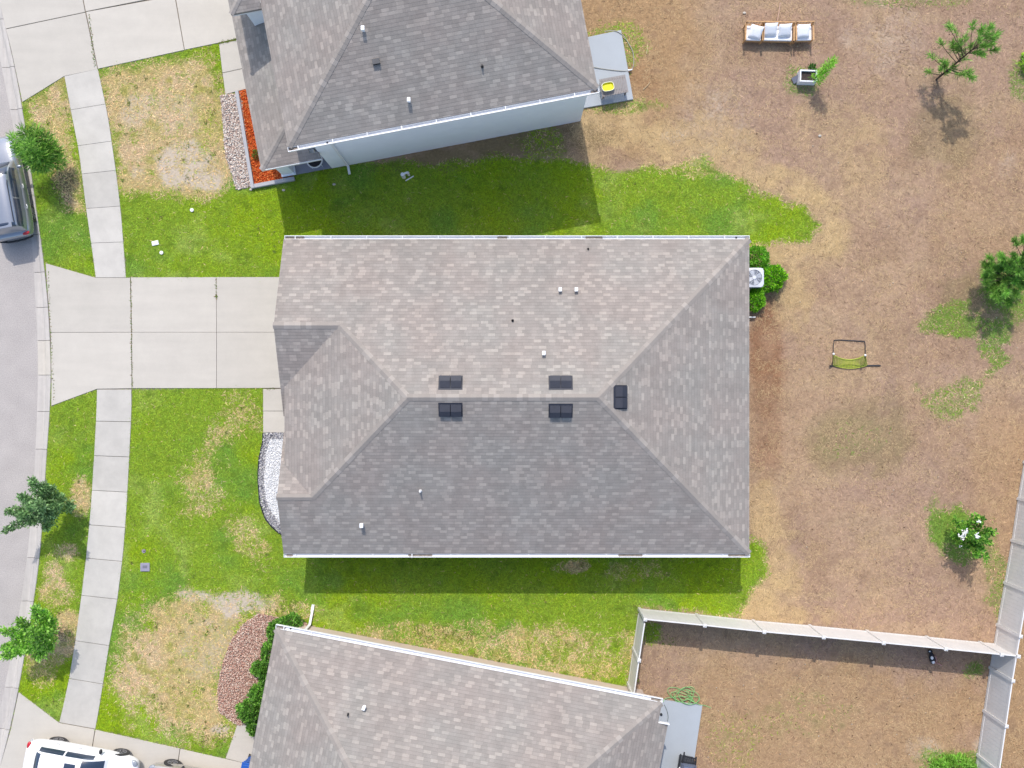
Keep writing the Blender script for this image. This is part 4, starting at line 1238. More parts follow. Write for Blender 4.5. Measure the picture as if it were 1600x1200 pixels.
# three street trees
limb_tree((90, 262), [(20, 214, 2.3), (36, 203, 2.6), (55, 200, 2.3), (72, 212, 1.9), (24, 232, 1.9), (45, 222, 2.9), (60, 240, 2.1), (88, 235, 1.2), (94, 250, 1.0), (70, 255, 1.4), (40, 245, 1.6), (82, 222, 1.5)],
          'fine-leafed bright green young tree leaning over the parked grey car', 'street_tree', [A(112, 158, 64), A(90, 138, 54), A(138, 180, 84), A(74, 114, 48)], leaf=.25, per=210, spread=.24, aspect=.13, core=(1000, .55, 1.5), droop=.25)
limb_tree((104, 787), [(9, 828, 2.0), (12, 800, 2.5), (32, 775, 2.9), (50, 750, 2.7), (68, 757, 2.2), (82, 762, 1.9), (96, 775, 1.7), (112, 792, 1.1), (72, 826, 1.5), (45, 818, 2.2), (60, 788, 3.5), (30, 806, 2.6), (80, 806, 1.6), (58, 806, 2.6), (88, 790, 2.0), (45, 790, 3.0)],
          'dark green spiky street tree with long loose twigs above the kerb', 'street_tree', [A(104, 138, 92), A(84, 114, 74), A(126, 158, 110), A(70, 96, 62), A(146, 178, 128)], leaf=.125, per=250, spread=.17, aspect=.5, core=(620, .5, 1.9))
limb_tree((92, 985), [(5, 985, 2.2), (8, 1012, 2.1), (6, 1026, 1.9), (30, 970, 2.5), (55, 950, 2.3), (70, 958, 1.9), (80, 970, 1.4), (60, 1028, 1.6), (78, 1012, 1.2), (40, 1015, 2.2), (50, 985, 2.9), (70, 985, 2.2), (25, 1018, 2.2), (62, 1000, 2.3)],
          'bright green broad-leafed street tree nearest the bottom drive', 'street_tree', [A(120, 172, 62), A(140, 190, 76), A(98, 146, 58), A(162, 200, 116), A(86, 124, 62)], leaf=.13, per=300, spread=.20, aspect=.5, core=(650, .45, 1.7))

# pine in the back yard: tufts of needles at the ends of thin limbs
def pine(base_px, tufts, label, needles=110, nl=.20, topz=4.0, lean=None, group='pines in the back yard'):
    b = P(*base_px)
    root = empty('pine_tree', b, 0, label, 'tree', group)
    tr = MB()
    apex = P(*lean) - b
    tr.tube([Vector((0, 0, -.05)), apex * .35 + Vector((.05, .03, 0)), apex * .7, apex], [.05, .04, .03, .012], 8)
    pts, dirs, cl, sz = [], [], [], []
    for (x, y, h_, k_) in tufts:
        t = P(x, y, h_) - b
        f_ = max(.12, min(.95, (h_ - .35) / max(.5, apex.z)))
        s0 = apex * f_
        mid = (s0 + t) / 2 + Vector((0, 0, -.05))
        tr.tube([s0, mid, t], [.022, .015, .008], 5)
        nn = int(needles * k_)
        d0 = (t - s0).normalized()
        u = RS.uniform(-.28, .02, nn)
        q = np.array(t)[None] + u[:, None] * np.array(d0)[None] + RS.normal(0, .02, (nn, 3))
        dv = RS.normal(0, .75, (nn, 3)) + np.array(d0) * .8 + np.array([0, 0, .35])
        pts.append(q); dirs.append(dv / np.linalg.norm(dv, axis=1, keepdims=True)); cl.append(np.full(nn, random.uniform(.7, 1.25)))
    pts = np.concatenate(pts); dirs = np.concatenate(dirs); cl = np.concatenate(cl)
    tr.build('trunk', M_barkd, root, smooth=True)
    leaf_mesh('crown', pts, nl, palette(len(pts), [A(112, 160, 70), A(92, 140, 60), A(140, 182, 92), A(78, 116, 56)], .18, cl), root, M_leaf, .09, dirs=dirs)
    return root
tl = []
for (x, y, h_, k_) in ((1482, 41, 3.0, 1), (1492, 46, 2.8, .6), (1520, 38, 3.4, 1), (1535, 45, 3.6, 1.6), (1548, 42, 3.6, 1.4), (1545, 55, 3.7, 1.5), (1555, 58, 3.6, 1.5), (1558, 52, 3.4, 1), (1550, 68, 3.5, 1.4), (1556, 78, 3.3, 1.2),
                       (1540, 72, 3.7, 1.6), (1530, 60, 3.9, 1.3), (1527, 82, 3.2, 1.3), (1537, 85, 3.2, 1.2), (1508, 57, 3.0, .8), (1469, 66, 2.2, .8), (1454, 87, 1.4, .9), (1489, 66, 2.6, 1.2), (1495, 75, 2.6, 1.2), (1487, 72, 2.4, 1),
                       (1500, 64, 2.8, 1), (1505, 80, 2.4, .8), (1492, 104, 1.6, .8), (1500, 118, 1.3, .8), (1512, 117, 1.5, 1), (1520, 122, 1.5, 1.1), (1517, 112, 1.6, .8), (1478, 100, 1.2, 1.4), (1470, 106, .9, 1.3), (1480, 112, .8, 1.2), (1449, 112, .7, .9), (1472, 95, 1.4, 1), (1510, 92, 2.2, .6), (1518, 70, 3.3, 1)):
    tl.append((x, y, h_, k_))
pine((1463, 124), tl, 'sparse young pine with separate needle tufts near the upper right corner', topz=4.0, lean=(1533, 66, 3.9), nl=.26, needles=85)
tl = [(1585, 376, 3.0, 1.2), (1598, 372, 3.0, 1.5), (1545, 402, 1.7, 1.2), (1537, 412, 1.4, 1), (1565, 400, 2.2, 1.5), (1583, 398, 2.5, 1.5), (1600, 398, 2.8, 1.5), (1612, 410, 3.0, 1.6), (1556, 425, 1.4, 1.5), (1575, 420, 2.0, 1.8), (1592, 425, 2.4, 1.6), (1542, 424, 1.0, 1.2),
      (1550, 448, .8, 1.4), (1562, 462, .7, 1.5), (1575, 450, 1.2, 1.7), (1588, 458, 1.1, 1.5), (1600, 445, 1.8, 1.6), (1570, 438, 1.6, 1.8), (1585, 440, 1.9, 1.6), (1620, 430, 2.6, 1.6), (1610, 380, 3.3, 1.4), (1556, 440, 1.1, 1.4), (1596, 410, 2.6, 1.4), (1566, 410, 2.0, 1.3)]
rq = random.Random(3)
for _ in range(46):
    a_, r_ = rq.uniform(0, 6.28), rq.uniform(.1, 1) ** .5
    tl.append((1570 + math.cos(a_) * r_ * 36, 436 + math.sin(a_) * r_ * 40, rq.uniform(.6, 1.9), 1.2))
pine((1562, 455), tl, 'bushy green pine cut by the right edge of the photo', lean=(1612, 402, 3.2), needles=170, nl=.24)

# rounded shrubs
def shrub(px_, py_, rx, ry, hh, label, cols, n=1500, leaf=.11, aspect=.5, group=None, cat='shrub', name='shrub', flat=.85):
    b = P(px_, py_)
    root = empty(name, b, 0, label, cat, group)
    v = RS.normal(0, 1, (n, 3)); v[:, 2] = np.abs(v[:, 2]); v /= np.linalg.norm(v, axis=1, keepdims=True)
    bump_ = .72 + .5 * vnoise(v[:, 0] * 6 + 9, v[:, 1] * 6 + v[:, 2] * 4, 1.6, int(px_))
    r = RS.uniform(.55, 1.0, n) ** .5 * bump_
    q = v * r[:, None] * np.array([rx, ry, hh]); q[:, 2] = q[:, 2] * flat + hh * .12
    dv = v + RS.normal(0, .6, (n, 3)); dv /= np.linalg.norm(dv, axis=1, keepdims=True)
    cl = .72 + .6 * vnoise(q[:, 0] * 9, q[:, 1] * 9 + q[:, 2] * 5, 2.0, int(py_))
    tr = MB()
    for i in range(5):
        a = i * 1.257 + random.random()
        tr.tube([(0, 0, -.03), (math.cos(a) * rx * .3, math.sin(a) * ry * .3, hh * .45), (math.cos(a) * rx * .6, math.sin(a) * ry * .6, hh * .75)], [.02, .014, .006], 5)
    tr.build('stem', M_barkd, root)
    leaf_mesh('foliage', q, leaf, palette(n, cols, .2, cl), root, M_leaf, aspect, dirs=dv)
    return root
GR = [A(106, 168, 22), A(84, 144, 24), A(136, 196, 38), A(60, 112, 20)]
shrub(1177, 407, .58, .58, .9, 'lower shrub at the top side of the air conditioner', [A(84, 142, 28), A(64, 118, 26), A(108, 164, 44)], 2200, .12, .35, 'shrubs around the air conditioner')
shrub(1205, 437, .55, .56, .95, 'round bright green shrub on the yard side of the air conditioner', GR, 2600, .105, .42, 'shrubs around the air conditioner')
shrub(1176, 468, .48, .50, .85, 'small shrub at the bottom side of the air conditioner', [A(92, 152, 24), A(70, 126, 26), A(120, 176, 40)], 2000, .11, .35, 'shrubs around the air conditioner')
HG = [A(92, 140, 52), A(74, 118, 44), A(116, 164, 68), A(58, 94, 36)]
hedge = [(455, 972, .52, .40, .9, 'hedge shrub at the gutter corner of the lower house, topmost of its row'), (434, 985, .40, .50, .9, 'hedge shrub just below the corner one in the row by the lower house'), (426, 1018, .36, .55, .9, 'narrow hedge shrub beside the widest part of the red mulch'),
         (407, 1042, .36, .3, .6, 'small shrub standing out from the hedge into the red mulch'), (420, 1050, .42, .5, .9, 'hedge shrub beside the small one that stands out into the mulch'),
         (411, 1082, .50, .50, .9, 'hedge shrub where the mulch curves back to the wall, third from the bottom'), (397, 1106, .62, .50, 1.0, 'largest hedge shrub at the bottom end of the red mulch bed'), (404, 1130, .42, .42, .9, 'last hedge shrub overhanging the entry walk of the lower house')]
for (x, y, rx, ry, hh, lb) in hedge:
    shrub(x, y, rx, ry, hh, lb, HG, int(2300 * max(.5, rx * ry * 4)), .10, .6, 'hedge along the front of the lower house')
# flowering shrub in the yard
fs_ = limb_tree((1491, 834), [(1525, 806, 2.0), (1535, 812, 1.9), (1545, 828, 2.0), (1552, 832, 2.0), (1548, 848, 1.8), (1528, 868, 1.7), (1540, 872, 1.8), (1505, 828, 1.8), (1492, 812, 1.1), (1490, 838, 1.0), (1500, 850, 1.2), (1520, 835, 2.3), (1532, 842, 2.2), (1512, 818, 1.7), (1525, 854, 1.8), (1540, 840, 2.1)],
                'leafy green shrub with white flower clusters near the right fence', 'flowering_shrub', [A(78, 128, 40), A(56, 100, 34), A(104, 152, 58), A(132, 172, 76)], leaf=.14, per=85, spread=.15, aspect=.6, cat='shrub')
b = P(1491, 834)
for (x, y, h_, k_) in ((1508, 832, 2.2, 34), (1503, 839, 2.1, 26), (1527, 836, 2.5, 14), (1530, 814, 2.2, 7), (1500, 853, 1.5, 7)):
    q = P(x, y, h_) - b
    fl = np.array([(q.x + random.gauss(0, .03 + .0006 * k_), q.y + random.gauss(0, .026 + .0005 * k_), q.z + random.gauss(0, .025)) for _ in range(k_)])
    leaf_mesh('flower_cluster', fl, .09, np.ones((k_, 3)) * np.array([.84, .84, .82]) * np.exp(RS.normal(0, .05, (k_, 1))), fs_, attr_mat('petal', .6, .03, 5, trans=.2), .8)
shrub(1488, 1200, 1.05, .62, .7, 'loose light green bush cut by the bottom edge beside the fence', [A(112, 160, 60), A(90, 136, 48), A(136, 178, 84)], 2600, .15, .3)
shrub(1608, 100, .5, .45, .8, 'little yellow-green plant at the right edge below the pine', [A(132, 172, 50), A(108, 150, 44), A(90, 126, 50)], 700, .14, .4)
shrub(402, 243, .14, .2, .35, 'tiny plant growing in the orange mulch', [A(110, 100, 40), A(90, 110, 40)], 160, .1, .4, name='bedding_plant', cat='plant')

# ------------------------------------------------------------------ fences
M_vinyl = mat('vinyl', (.66, .645, .625), .5, var=.05, scale=2.0)
FH = 1.90
def fence(pts_px, label, skip=-1):
    a = P(*pts_px[0])
    root = empty('fence', a, 0, label, 'fence', None)
    for i in range(len(pts_px) - 1):
        p0 = P(*pts_px[i]) - a; p1 = P(*pts_px[i + 1]) - a
        d = (p1 - p0); L_ = d.length; d.normalize(); ang = math.atan2(d.y, d.x); c = (p0 + p1) / 2
        mb = MB()
        n = max(2, int(L_ / .17)); w = (L_ - .13) / n
        for k_ in range(n):
            q = p0 + d * (.065 + w * (k_ + .5))
            mb.box((q.x, q.y, FH * .5 + .02), (w - .006, .030, FH - .22), ang)
        mb.box((c.x, c.y, FH * .5 + .02), (L_ - .13, .018, FH - .24), ang)
        for z in (.11, FH - .08): mb.box((c.x, c.y, z), (L_ - .128, .052, .15), ang)
        mb.build('panel', M_vinyl, root)
    for i in range(len(pts_px)):
        if i == skip: continue
        p0 = P(*pts_px[i]) - a
        j = min(i, len(pts_px) - 2); d = P(*pts_px[j + 1]) - P(*pts_px[j]); ang = math.atan2(d.y, d.x)
        po = MB().box((p0.x, p0.y, FH / 2 + .02), (.127, .127, FH + .06), ang).build('post', M_vinyl, root)
        cp = MB(); cp.box((p0.x, p0.y, FH + .062), (.15, .15, .03), ang)
        M3 = Matrix.Rotation(ang, 3, 'Z')
        cn = [Vector(p0) + M3 @ Vector((sx * .07, sy * .07, 0)) + Vector((0, 0, FH + .077)) for sx, sy in ((-1, -1), (1, -1), (1, 1), (-1, 1))]
        cp.raw(cn + [Vector((p0.x, p0.y, FH + .125))], [(0, 1, 4), (1, 2, 4), (2, 3, 4), (3, 0, 4)])
        cp.build('post_cap', M_vinyl, po)
    return root
fence([(998.7, 951), (1087.5, 960), (1176, 969.6), (1264.6, 977.5), (1354, 986), (1446.7, 995), (1530, 1003.5), (1555, 1006)], 'white vinyl fence running across below the back yard')
fence([(1609, 665), (1600, 722), (1590.5, 779), (1580.8, 844), (1569.5, 910), (1558, 976), (1546.7, 1042.5), (1537, 1110), (1527, 1179), (1516, 1248)], 'tall white vinyl fence along the right edge of the photo')
fence([(998.2, 955), (989.5, 1012), (981.5, 1067)], 'short white vinyl fence joining the corner post to the lower house', 0)

# ------------------------------------------------------------------ air conditioner
ac = empty('air_conditioner', P(1170.5, 437), 0, 'white air conditioner with a round fan grille between the shrubs', 'air conditioner')
mb = MB(); mb.box((0, 0, .05), (.95, .95, .1)); mb.build('pad', M_conc, ac)
mb = MB(); mb.box((0, 0, .48), (.80, .80, .74))
for i in range(9):
    z = .18 + i * .07
    for s_ in (-1, 1): mb.box((s_ * .405, 0, z), (.012, .72, .02)); mb.box((0, s_ * .405, z), (.72, .012, .02))
mb.build('case', mat('ac_white', (.62, .64, .70), .45, var=.04), ac, bevel=.03)
tp = MB()
vs, fs = [], []
nA = 40
for i in range(nA):
    t = 2 * math.pi * i / nA
    c_, s_ = math.cos(t), math.sin(t)
    k_ = .42 / max(abs(c_), abs(s_)); k_ = min(k_, .52)
    vs += [(c_ * .345, s_ * .345, .90), (c_ * k_, s_ * k_, .88), (c_ * k_, s_ * k_, .82), (c_ * .345, s_ * .345, .84)]
for i in range(nA):
    a_, b_ = i * 4, ((i + 1) % nA) * 4
    fs += [(a_, a_ + 1, b_ + 1, b_), (a_ + 1, a_ + 2, b_ + 2, b_ + 1), (a_ + 3, a_, b_, b_ + 3)]
tp.raw(vs, fs); tp.build('top_cover', MATS['ac_white'], ac)
gr = MB()
for r_ in (.08, .14, .20, .26, .32): gr.tube([(math.cos(2 * math.pi * i / 24) * r_, math.sin(2 * math.pi * i / 24) * r_, .905) for i in range(25)], .004, 4)
for i in range(12):
    t = i * math.pi / 6; gr.tube([(math.cos(t) * .05, math.sin(t) * .05, .905), (math.cos(t) * .345, math.sin(t) * .345, .902)], .006, 4)
gr.cyl((0, 0, .905), .08, .02, 20); gr.build('fan_grille', MATS['ac_white'], ac)
fn = MB(); fn.cyl((0, 0, .858), .343, .008, 30)
fn.build('fan_well', mat('ac_grey', (.16, .18, .22), .6), ac)
fb = MB()
for i in range(4):
    t = i * math.pi / 2 + .4
    M3 = Matrix.Rotation(t, 3, 'Z')
    fb.raw([M3 @ Vector(q) for q in ((.05, -.05, .868), (.32, -.11, .866), (.32, .10, .892), (.05, .05, .884))], [(0, 1, 2, 3)])
fb.cyl((0, 0, .88), .07, .03, 16); fb.build('fan_blades', mat('ac_blade', (.55, .57, .60), .4, metal=.3), ac)
pp = empty('drain_pipe', P(1168, 496), 0, 'short white pipe sticking out from the wall below the shrubs', 'pipe')
MB().tube([(-.35, 0, .18), (.30, 0, .16), (.33, 0, .02)], .03, 8).build('pipe', M_white, pp)

# ------------------------------------------------------------------ garden seats and cushions
M_cush = mat('cushion_white', (.88, .88, .89), .9, var=.03, bump=.2, bscale=25)
GRP = 'teak garden seats in the back yard'
def seat(px_, py_, w, label, name, rz=0.0):
    b = P(px_, py_)
    root = empty(name, b, rz, label, 'armchair' if name == 'armchair' else 'sofa', GRP)
    dp = .72
    for sx in (-1, 1):
        for sy in (-1, 1):
            lg = MB(); x, y = sx * (w / 2 - .03), sy * (dp / 2 - .03)
            lg.tube([(x, y, 0), (x, y + (.04 if sy > 0 else 0), .60 if sy < 0 else .72)], .026, 6)
            lg.build('leg', M_wood, root)
        MB().box((sx * (w / 2 - .02), -.02, .61), (.065, dp + .02, .035)).build('armrest', M_wood, root, bevel=.008)
    fr_ = MB(); fr_.box((0, -dp / 2 + .03, .30), (w - .06, .04, .09)); fr_.box((0, dp / 2 - .05, .30), (w - .06, .04, .09))
    for sx in (-1, 1): fr_.box((sx * (w / 2 - .05), 0, .30), (.04, dp - .1, .09))
    for i in range(7): fr_.box((0, -dp / 2 + .1 + i * .09, .335), (w - .1, .05, .02))
    fr_.build('seat_frame', M_wood, root)
    bk = MB(); bk.box((0, dp / 2 + .02, .74), (w - .02, .04, .06)); bk.box((0, dp / 2 - .01, .42), (w - .06, .03, .05))
    for i in range(int(w / .12)): bk.box((-w / 2 + .08 + i * (w - .16) / max(1, int(w / .12) - 1), dp / 2 + .0, .58), (.025, .025, .3))
    bk.build('backrest', M_wood, root)
    MB().box((0, -.01, .40), (w - .12, dp - .08, .12)).build('seat_cushion', M_cush, root, bevel=.04, smooth=True, bseg=3)
    return root
def cushion(px_, py_, h_, label, rz=0.0, tilt=.75, s_=.58):
    q = P(px_, py_, h_)
    M3 = Matrix.Rotation(rz, 3, 'Z') @ Matrix.Rotation(tilt, 3, 'X')
    mb = MB()
    vs, fs = [], []
    n = 10
    for side in (1, -1):
        for i in range(n + 1):
            for j in range(n + 1):
                u, v = i / n * 2 - 1, j / n * 2 - 1
                e = 1 - .06 * (1 - abs(u * v))
                zt = .085 * ((1 - u ** 4) * (1 - v ** 4)) ** .6 * side
                pinch = 1 - .05 * (u * u * (1 - v * v) + v * v * (1 - u * u)) * 0
                x_ = u * s_ / 2 * (1 - .07 * (1 - v * v)) ; y_ = v * s_ / 2 * (1 - .07 * (1 - u * u))
                vs.append(M3 @ Vector((x_, y_, zt)))
    m1 = (n + 1) ** 2
    for i in range(n):
        for j in range(n):
            a_ = i * (n + 1) + j
            fs.append((a_, a_ + n + 1, a_ + n + 2, a_ + 1)); fs.append((m1 + a_, m1 + a_ + 1, m1 + a_ + n + 2, m1 + a_ + n + 1))
    mb.raw(vs, fs)
    o = mb.build('cushion', M_cush, None, smooth=True, loc=q)
    return tag(o, label, 'cushion', 'loose white cushions on the garden seats')
seat(1173.5, 57, .80, 'teak armchair on the left of the row, its loose cushion skewed', 'armchair', R(-2))
seat(1211, 57.5, 1.38, 'teak two-seat sofa in the middle of the row in the yard', 'sofa', R(-1))
seat(1251, 57, .80, 'teak armchair on the right of the row in the yard', 'armchair', R(1))
cushion(1181, 50, .62, 'white cushion lying askew on the left armchair', R(-14), .5)
cushion(1204.5, 46, .66, 'white cushion on the left half of the sofa', R(2), .62)
cushion(1226.5, 47.5, .66, 'white cushion on the right half of the sofa', R(4), .62)
cushion(1255.5, 48.5, .62, 'white cushion on the right armchair', R(2), .42)
st = MB().tube([P(1214.5, 33, .1), P(1217, 20, .1), P(1219, 4, .1)], .022, 6).build('pole', mat('pinkish_wood', A(222, 186, 168), .7))
tag(st, 'thin pale pole lying on the ground behind the sofa', 'pole')

# planter, its plant and the board leaning on it
pl_ = empty('planter', P(1258, 124), R(-2), 'square white planter box filled with dark soil', 'planter')
mb = MB()
w, dp, hh, th = .76, .52, .50, .05
for sx in (-1, 1): mb.box((sx * (w / 2 - th / 2), 0, hh / 2), (th, dp, hh))
for sy in (-1, 1): mb.box((0, sy * (dp / 2 - th / 2), hh / 2 - .001), (w - 2 * th, th, hh - .002))
mb.build('box', mat('planter_white', (.80, .81, .84), .6, var=.04), pl_)
MB().box((0, 0, .20), (w - .1, dp - .1, .36)).build('soil', mat('potting_soil', (.05, .036, .03), .95, var=.4, scale=20), pl_)
limb_tree((1268, 126), [(1276, 122, 1.0), (1283, 114, 1.3), (1290, 106, 1.6), (1297, 100, 1.8), (1303, 95, 1.9), (1306, 92, 2.0), (1284, 122, .9), (1281, 129, .5), (1290, 112, 1.4)],
          'feathery light green plant leaning out of the white planter', 'potted_plant', [A(122, 180, 54), A(100, 158, 46), A(146, 200, 84)], leaf=.16, per=90, spread=.14, aspect=.16, trunk_r=.02, cat='plant')
shrub(1268, 108, .12, .16, .3, 'small dark green clump behind the white planter', [A(56, 104, 36), A(44, 84, 30)], 160, .12, .4, name='plant', cat='plant')
bd = empty('board', P(1243, 125), R(24), 'grey board sloping against the side of the white planter', 'board')
M3 = Matrix.Rotation(R(-28), 3, 'Y')
MB().box((0, 0, .14), (.36, .28, .03), M=M3).build('plank', mat('grey_board', A(128, 134, 156), .6, var=.1), bd)

# ------------------------------------------------------------------ small goal with a yellow-green net
gl = empty('goal', P(1328, 571), 0, 'small black framed play goal with a sagging yellow-green net', 'goal')
b = P(1328, 571)
def gp(x, y, h_=.03): return P(x, y, h_) - b
mb = MB(); mb.tube([gp(1301.5, 571), gp(1302, 540), gp(1303.5, 531.5), gp(1310, 531), gp(1345, 533), gp(1351, 533.5), gp(1351.8, 540), gp(1352, 571)], .021, 8); mb.build('base_frame', M_dark, gl)
mb = MB(); mb.tube([gp(1296, 571.5, .05), gp(1376, 571, .05)], .028, 8); mb.build('ground_bar', M_dark, gl)
for (x0, y0, x1, y1) in ((1301.5, 565, 1302.5, 553), (1352, 566, 1352, 555)):
    mb = MB(); mb.tube([gp(x0, y0, .04), gp(x1, y1, .75)], .026, 8); po = mb.build('post', M_dark, gl)
    MB().ball(gp(x1, y1, .77), (.1, .1, .1)).build('post_cap', M_white, po)
net = MB()
def ncurve(u, v):
    """v=0 rim on posts, v=1 front hem"""
    x = 1302.5 + (1352 - 1302.5) * u
    sag = math.sin(math.pi * u) ** .7
    y = (554 + 8 * sag * (1 - v)) * (1 - v) + (570 + 5.5 * sag) * v
    h_ = (.74 - .50 * sag) * (1 - v) + .06 * v
    return gp(x + 4 * v * (u - .2), y, h_ + .02)
for i in range(23): net.tube([ncurve(i / 22, j / 8) for j in range(9)], .013, 4)
for j in range(9): net.tube([ncurve(i / 22, j / 8) for i in range(23)], .013 if 0 < j < 8 else .018, 4)
net.build('net', mat('net_yellow', A(222, 240, 96), .7, var=.12), gl)

# ------------------------------------------------------------------ upper patio: slatted table, basin, hose
tb = empty('table', P(956, 140, .10), UP_A, 'grey slatted low table on the blue patio with a yellow basin on it', 'table')
mb = MB()
for i in range(16): mb.box((-.52 + i * .0735, 0, .52), (.060, .78, .03))
mb.build('table_top', mat('grey_slats', A(176, 170, 172), .7, var=.1, scale=8), tb)
mb = MB()
for sy in (-1, 1): mb.box((.03, sy * .3, .47), (1.12, .05, .07))
mb.build('apron', MATS['grey_slats'], tb)
for sx in (-1, 1):
    for sy in (-1, 1): MB().box((.03 + sx * .5, sy * .32, .22), (.06, .06, .44)).build('leg', MATS['grey_slats'], tb)
bs = empty('basin', P(949.5, 137, .635), UP_A, 'bright yellow plastic basin with a white rim on the slatted table', 'basin')
mb = MB()
vs, fs = [], []
nA = 28
for (k_, z) in ((.7, .09), (.85, .09), (.98, .16), (1.0, .16), (1.04, .165)):
    for i in range(nA):
        t = 2 * math.pi * i / nA
        vs.append((math.copysign(abs(math.cos(t)) ** .6, math.cos(t)) * .25 * k_, math.copysign(abs(math.sin(t)) ** .6, math.sin(t)) * .18 * k_, z))
for j in range(3):
    for i in range(nA): fs.append((j * nA + i, j * nA + (i + 1) % nA, (j + 1) * nA + (i + 1) % nA, (j + 1) * nA + i))
fs.append(tuple(range(nA)))
mb.raw(vs, fs); mb.build('bowl', mat('yellow_plastic', A(255, 250, 24, 1.15), .4, var=.05), bs, smooth=False)
mb = MB(); mb.tube([(math.copysign(abs(math.cos(t)) ** .6, math.cos(t)) * .26, math.copysign(abs(math.sin(t)) ** .6, math.sin(t)) * .19, .165) for t in [2 * math.pi * i / nA for i in range(nA + 1)]], .014, 6); mb.build('rim', mat('rim_white', (.8, .8, .62), .5), bs)
def bez(pts, n=12):
    """smooth curve through points (Catmull-Rom)"""
    pts = [Vector(p) for p in pts]; out = []
    for i in range(len(pts) - 1):
        p0, p1, p2, p3 = pts[max(0, i - 1)], pts[i], pts[i + 1], pts[min(len(pts) - 1, i + 2)]
        for k_ in range(n):
            t = k_ / n
            out.append(.5 * ((2 * p1) + (-p0 + p2) * t + (2 * p0 - 5 * p1 + 4 * p2 - p3) * t * t + (-p0 + 3 * p1 - 3 * p2 + p3) * t ** 3))
    out.append(pts[-1]); return out
hs = MB().tube(bez([P(922, 104, .13), P(945, 108, .12), P(975, 111, .12), P(986, 109, .04), P(990, 100, .04), P(989, 82, .04), P(981, 66, .04), P(972, 54, .12), P(960, 48, .12), P(945, 49, .12)]), .018, 6)
tag(hs.build('garden_hose', mat('grey_hose', A(190, 190, 184), .5)), 'thin grey hose looping off the blue patio of the two-storey house', 'hose')
nzl = MB().tube([P(981, 110, .14), P(988, 108.5, .12)], .045, 8, .03)
tag(nzl.build('hose_nozzle', M_white), 'white spray nozzle at the edge of the upper patio', 'nozzle')
for (x0, y0, x1, y1, lb) in ((1005, 140, 1016, 128, 'pale stick lying aslant in the brown yard beside the upper patio'), (1010, 84, 1012, 68, 'slim upright-lying pale stick right of the upper patio')):
    o = MB().tube([P(x0, y0, .04), P((x0 + x1) / 2 + .6, (y0 + y1) / 2, .05), P(x1, y1, .04)], .018, 6, .01).build('stick', mat('pale_stick', A(236, 214, 176), .7))
    tag(o, lb, 'stick')
pcd = up(.15, .62, .09)
pch = empty('patio_chair', pcd, UP_A, 'dark round seat with a white rim half hidden under the porch eave', 'chair')
mb = MB(); mb.tube([(math.cos(2 * math.pi * i / 28) * .34, math.sin(2 * math.pi * i / 28) * .34, .46) for i in range(29)], .03, 8); mb.build('rim', M_white, pch)
MB().cyl((0, 0, .44), .32, .03, 24).build('seat', mat('dark_wicker', (.03, .028, .03), .8, var=.3, scale=30), pch)
for i in range(4):
    t = i * math.pi / 2 + .78; mb = MB(); mb.tube([(math.cos(t) * .28, math.sin(t) * .28, .45), (math.cos(t) * .32, math.sin(t) * .32, 0)], .018, 6); mb.build('leg', M_white, pch)

# ------------------------------------------------------------------ lower patio: grill, coiled hose
gb = P(1066, 1186, .09)
bq = empty('grill', gb, R(-9), 'grey gas grill with black side handles on the lower patio', 'grill')
mb = MB(); mb.box((.12, -.28, .42), (.62, 1.0, .62)); mb.build('cabinet', M_dark, bq, bevel=.02)
lid = MB()
prof_ = [(-.34, .76), (-.34, .92), (-.24, 1.06), (-.02, 1.12), (.20, 1.06), (.33, .92), (.33, .76)]
vs = [(x + .12, y_, z) for y_ in (-.82, .12) for x, z in prof_]
npf = len(prof_)
lid.raw(vs, [(i, i + 1, npf + i + 1, npf + i) for i in range(npf - 1)] + [tuple(range(npf)), tuple(range(npf, 2 * npf))[::-1]])
lo = lid.build('lid', mat('grill_grey', A(146, 158, 188), .35, metal=.35, var=.06), bq, bevel=.02)
MB().tube([(-.28, -.7, 1.0), (-.31, -.68, 1.02), (-.31, -.02, 1.02), (-.28, 0, 1.0)], .018, 6).build('handle', M_white, lo)
mb = MB(); mb.tube([(-.16, .14, .80), (-.16, .62, .86)], .035, 6); mb.tube([(.42, .14, .80), (.38, .50, .86)], .035, 6)
mb.tube([(-.18, .46, .84), (.4, .40, .84)], .04, 6)
for i in range(5): mb.tube([(-.1 + i * .1, .2, .83), (-.1 + i * .1, .45, .84)], .012, 5)
mb.build('side_shelf', M_black, bq)
mb = MB(); mb.tube([(-.30, -.9, .86), (-.30, .52, .86)], .03, 6); mb.tube([(-.42, -.62, .86), (-.30, -.55, .86)], .05, 6); mb.build('front_rail', M_black, bq)
for sx in (-.14, .38):
    for sy in (-.72, .12): MB().cyl((sx, sy, .06), .055, .04, 14, 'X').build('wheel', M_black, bq)
hp = []
rh = random.Random(5)
for lp in range(6):
    cx, cy = 1070 + rh.uniform(-8, 8), 1087 + rh.uniform(-4, 4); ra, rb = rh.uniform(12, 22), rh.uniform(6, 11); ro = rh.uniform(-.6, .6); t0 = rh.uniform(0, 6.28)
    for i in range(7):
        t = t0 + i * .9
        u_, v_ = math.cos(t) * ra, math.sin(t) * rb
        hp.append(P(cx + u_ * math.cos(ro) - v_ * math.sin(ro), cy + u_ * math.sin(ro) + v_ * math.cos(ro), .04 + .025 * lp))
hp = [P(1036, 1097, .12), P(1045, 1090, .07)] + hp + [P(1090, 1100, .13), P(1100, 1102, .04), P(1111, 1106, .04)]
hs = MB().tube(bez(hp, 5), .014, 5)
tag(hs.build('garden_hose', mat('green_hose', A(160, 226, 148), .45, var=.1)), 'tangled light green hose in the dead grass above the lower patio', 'hose')
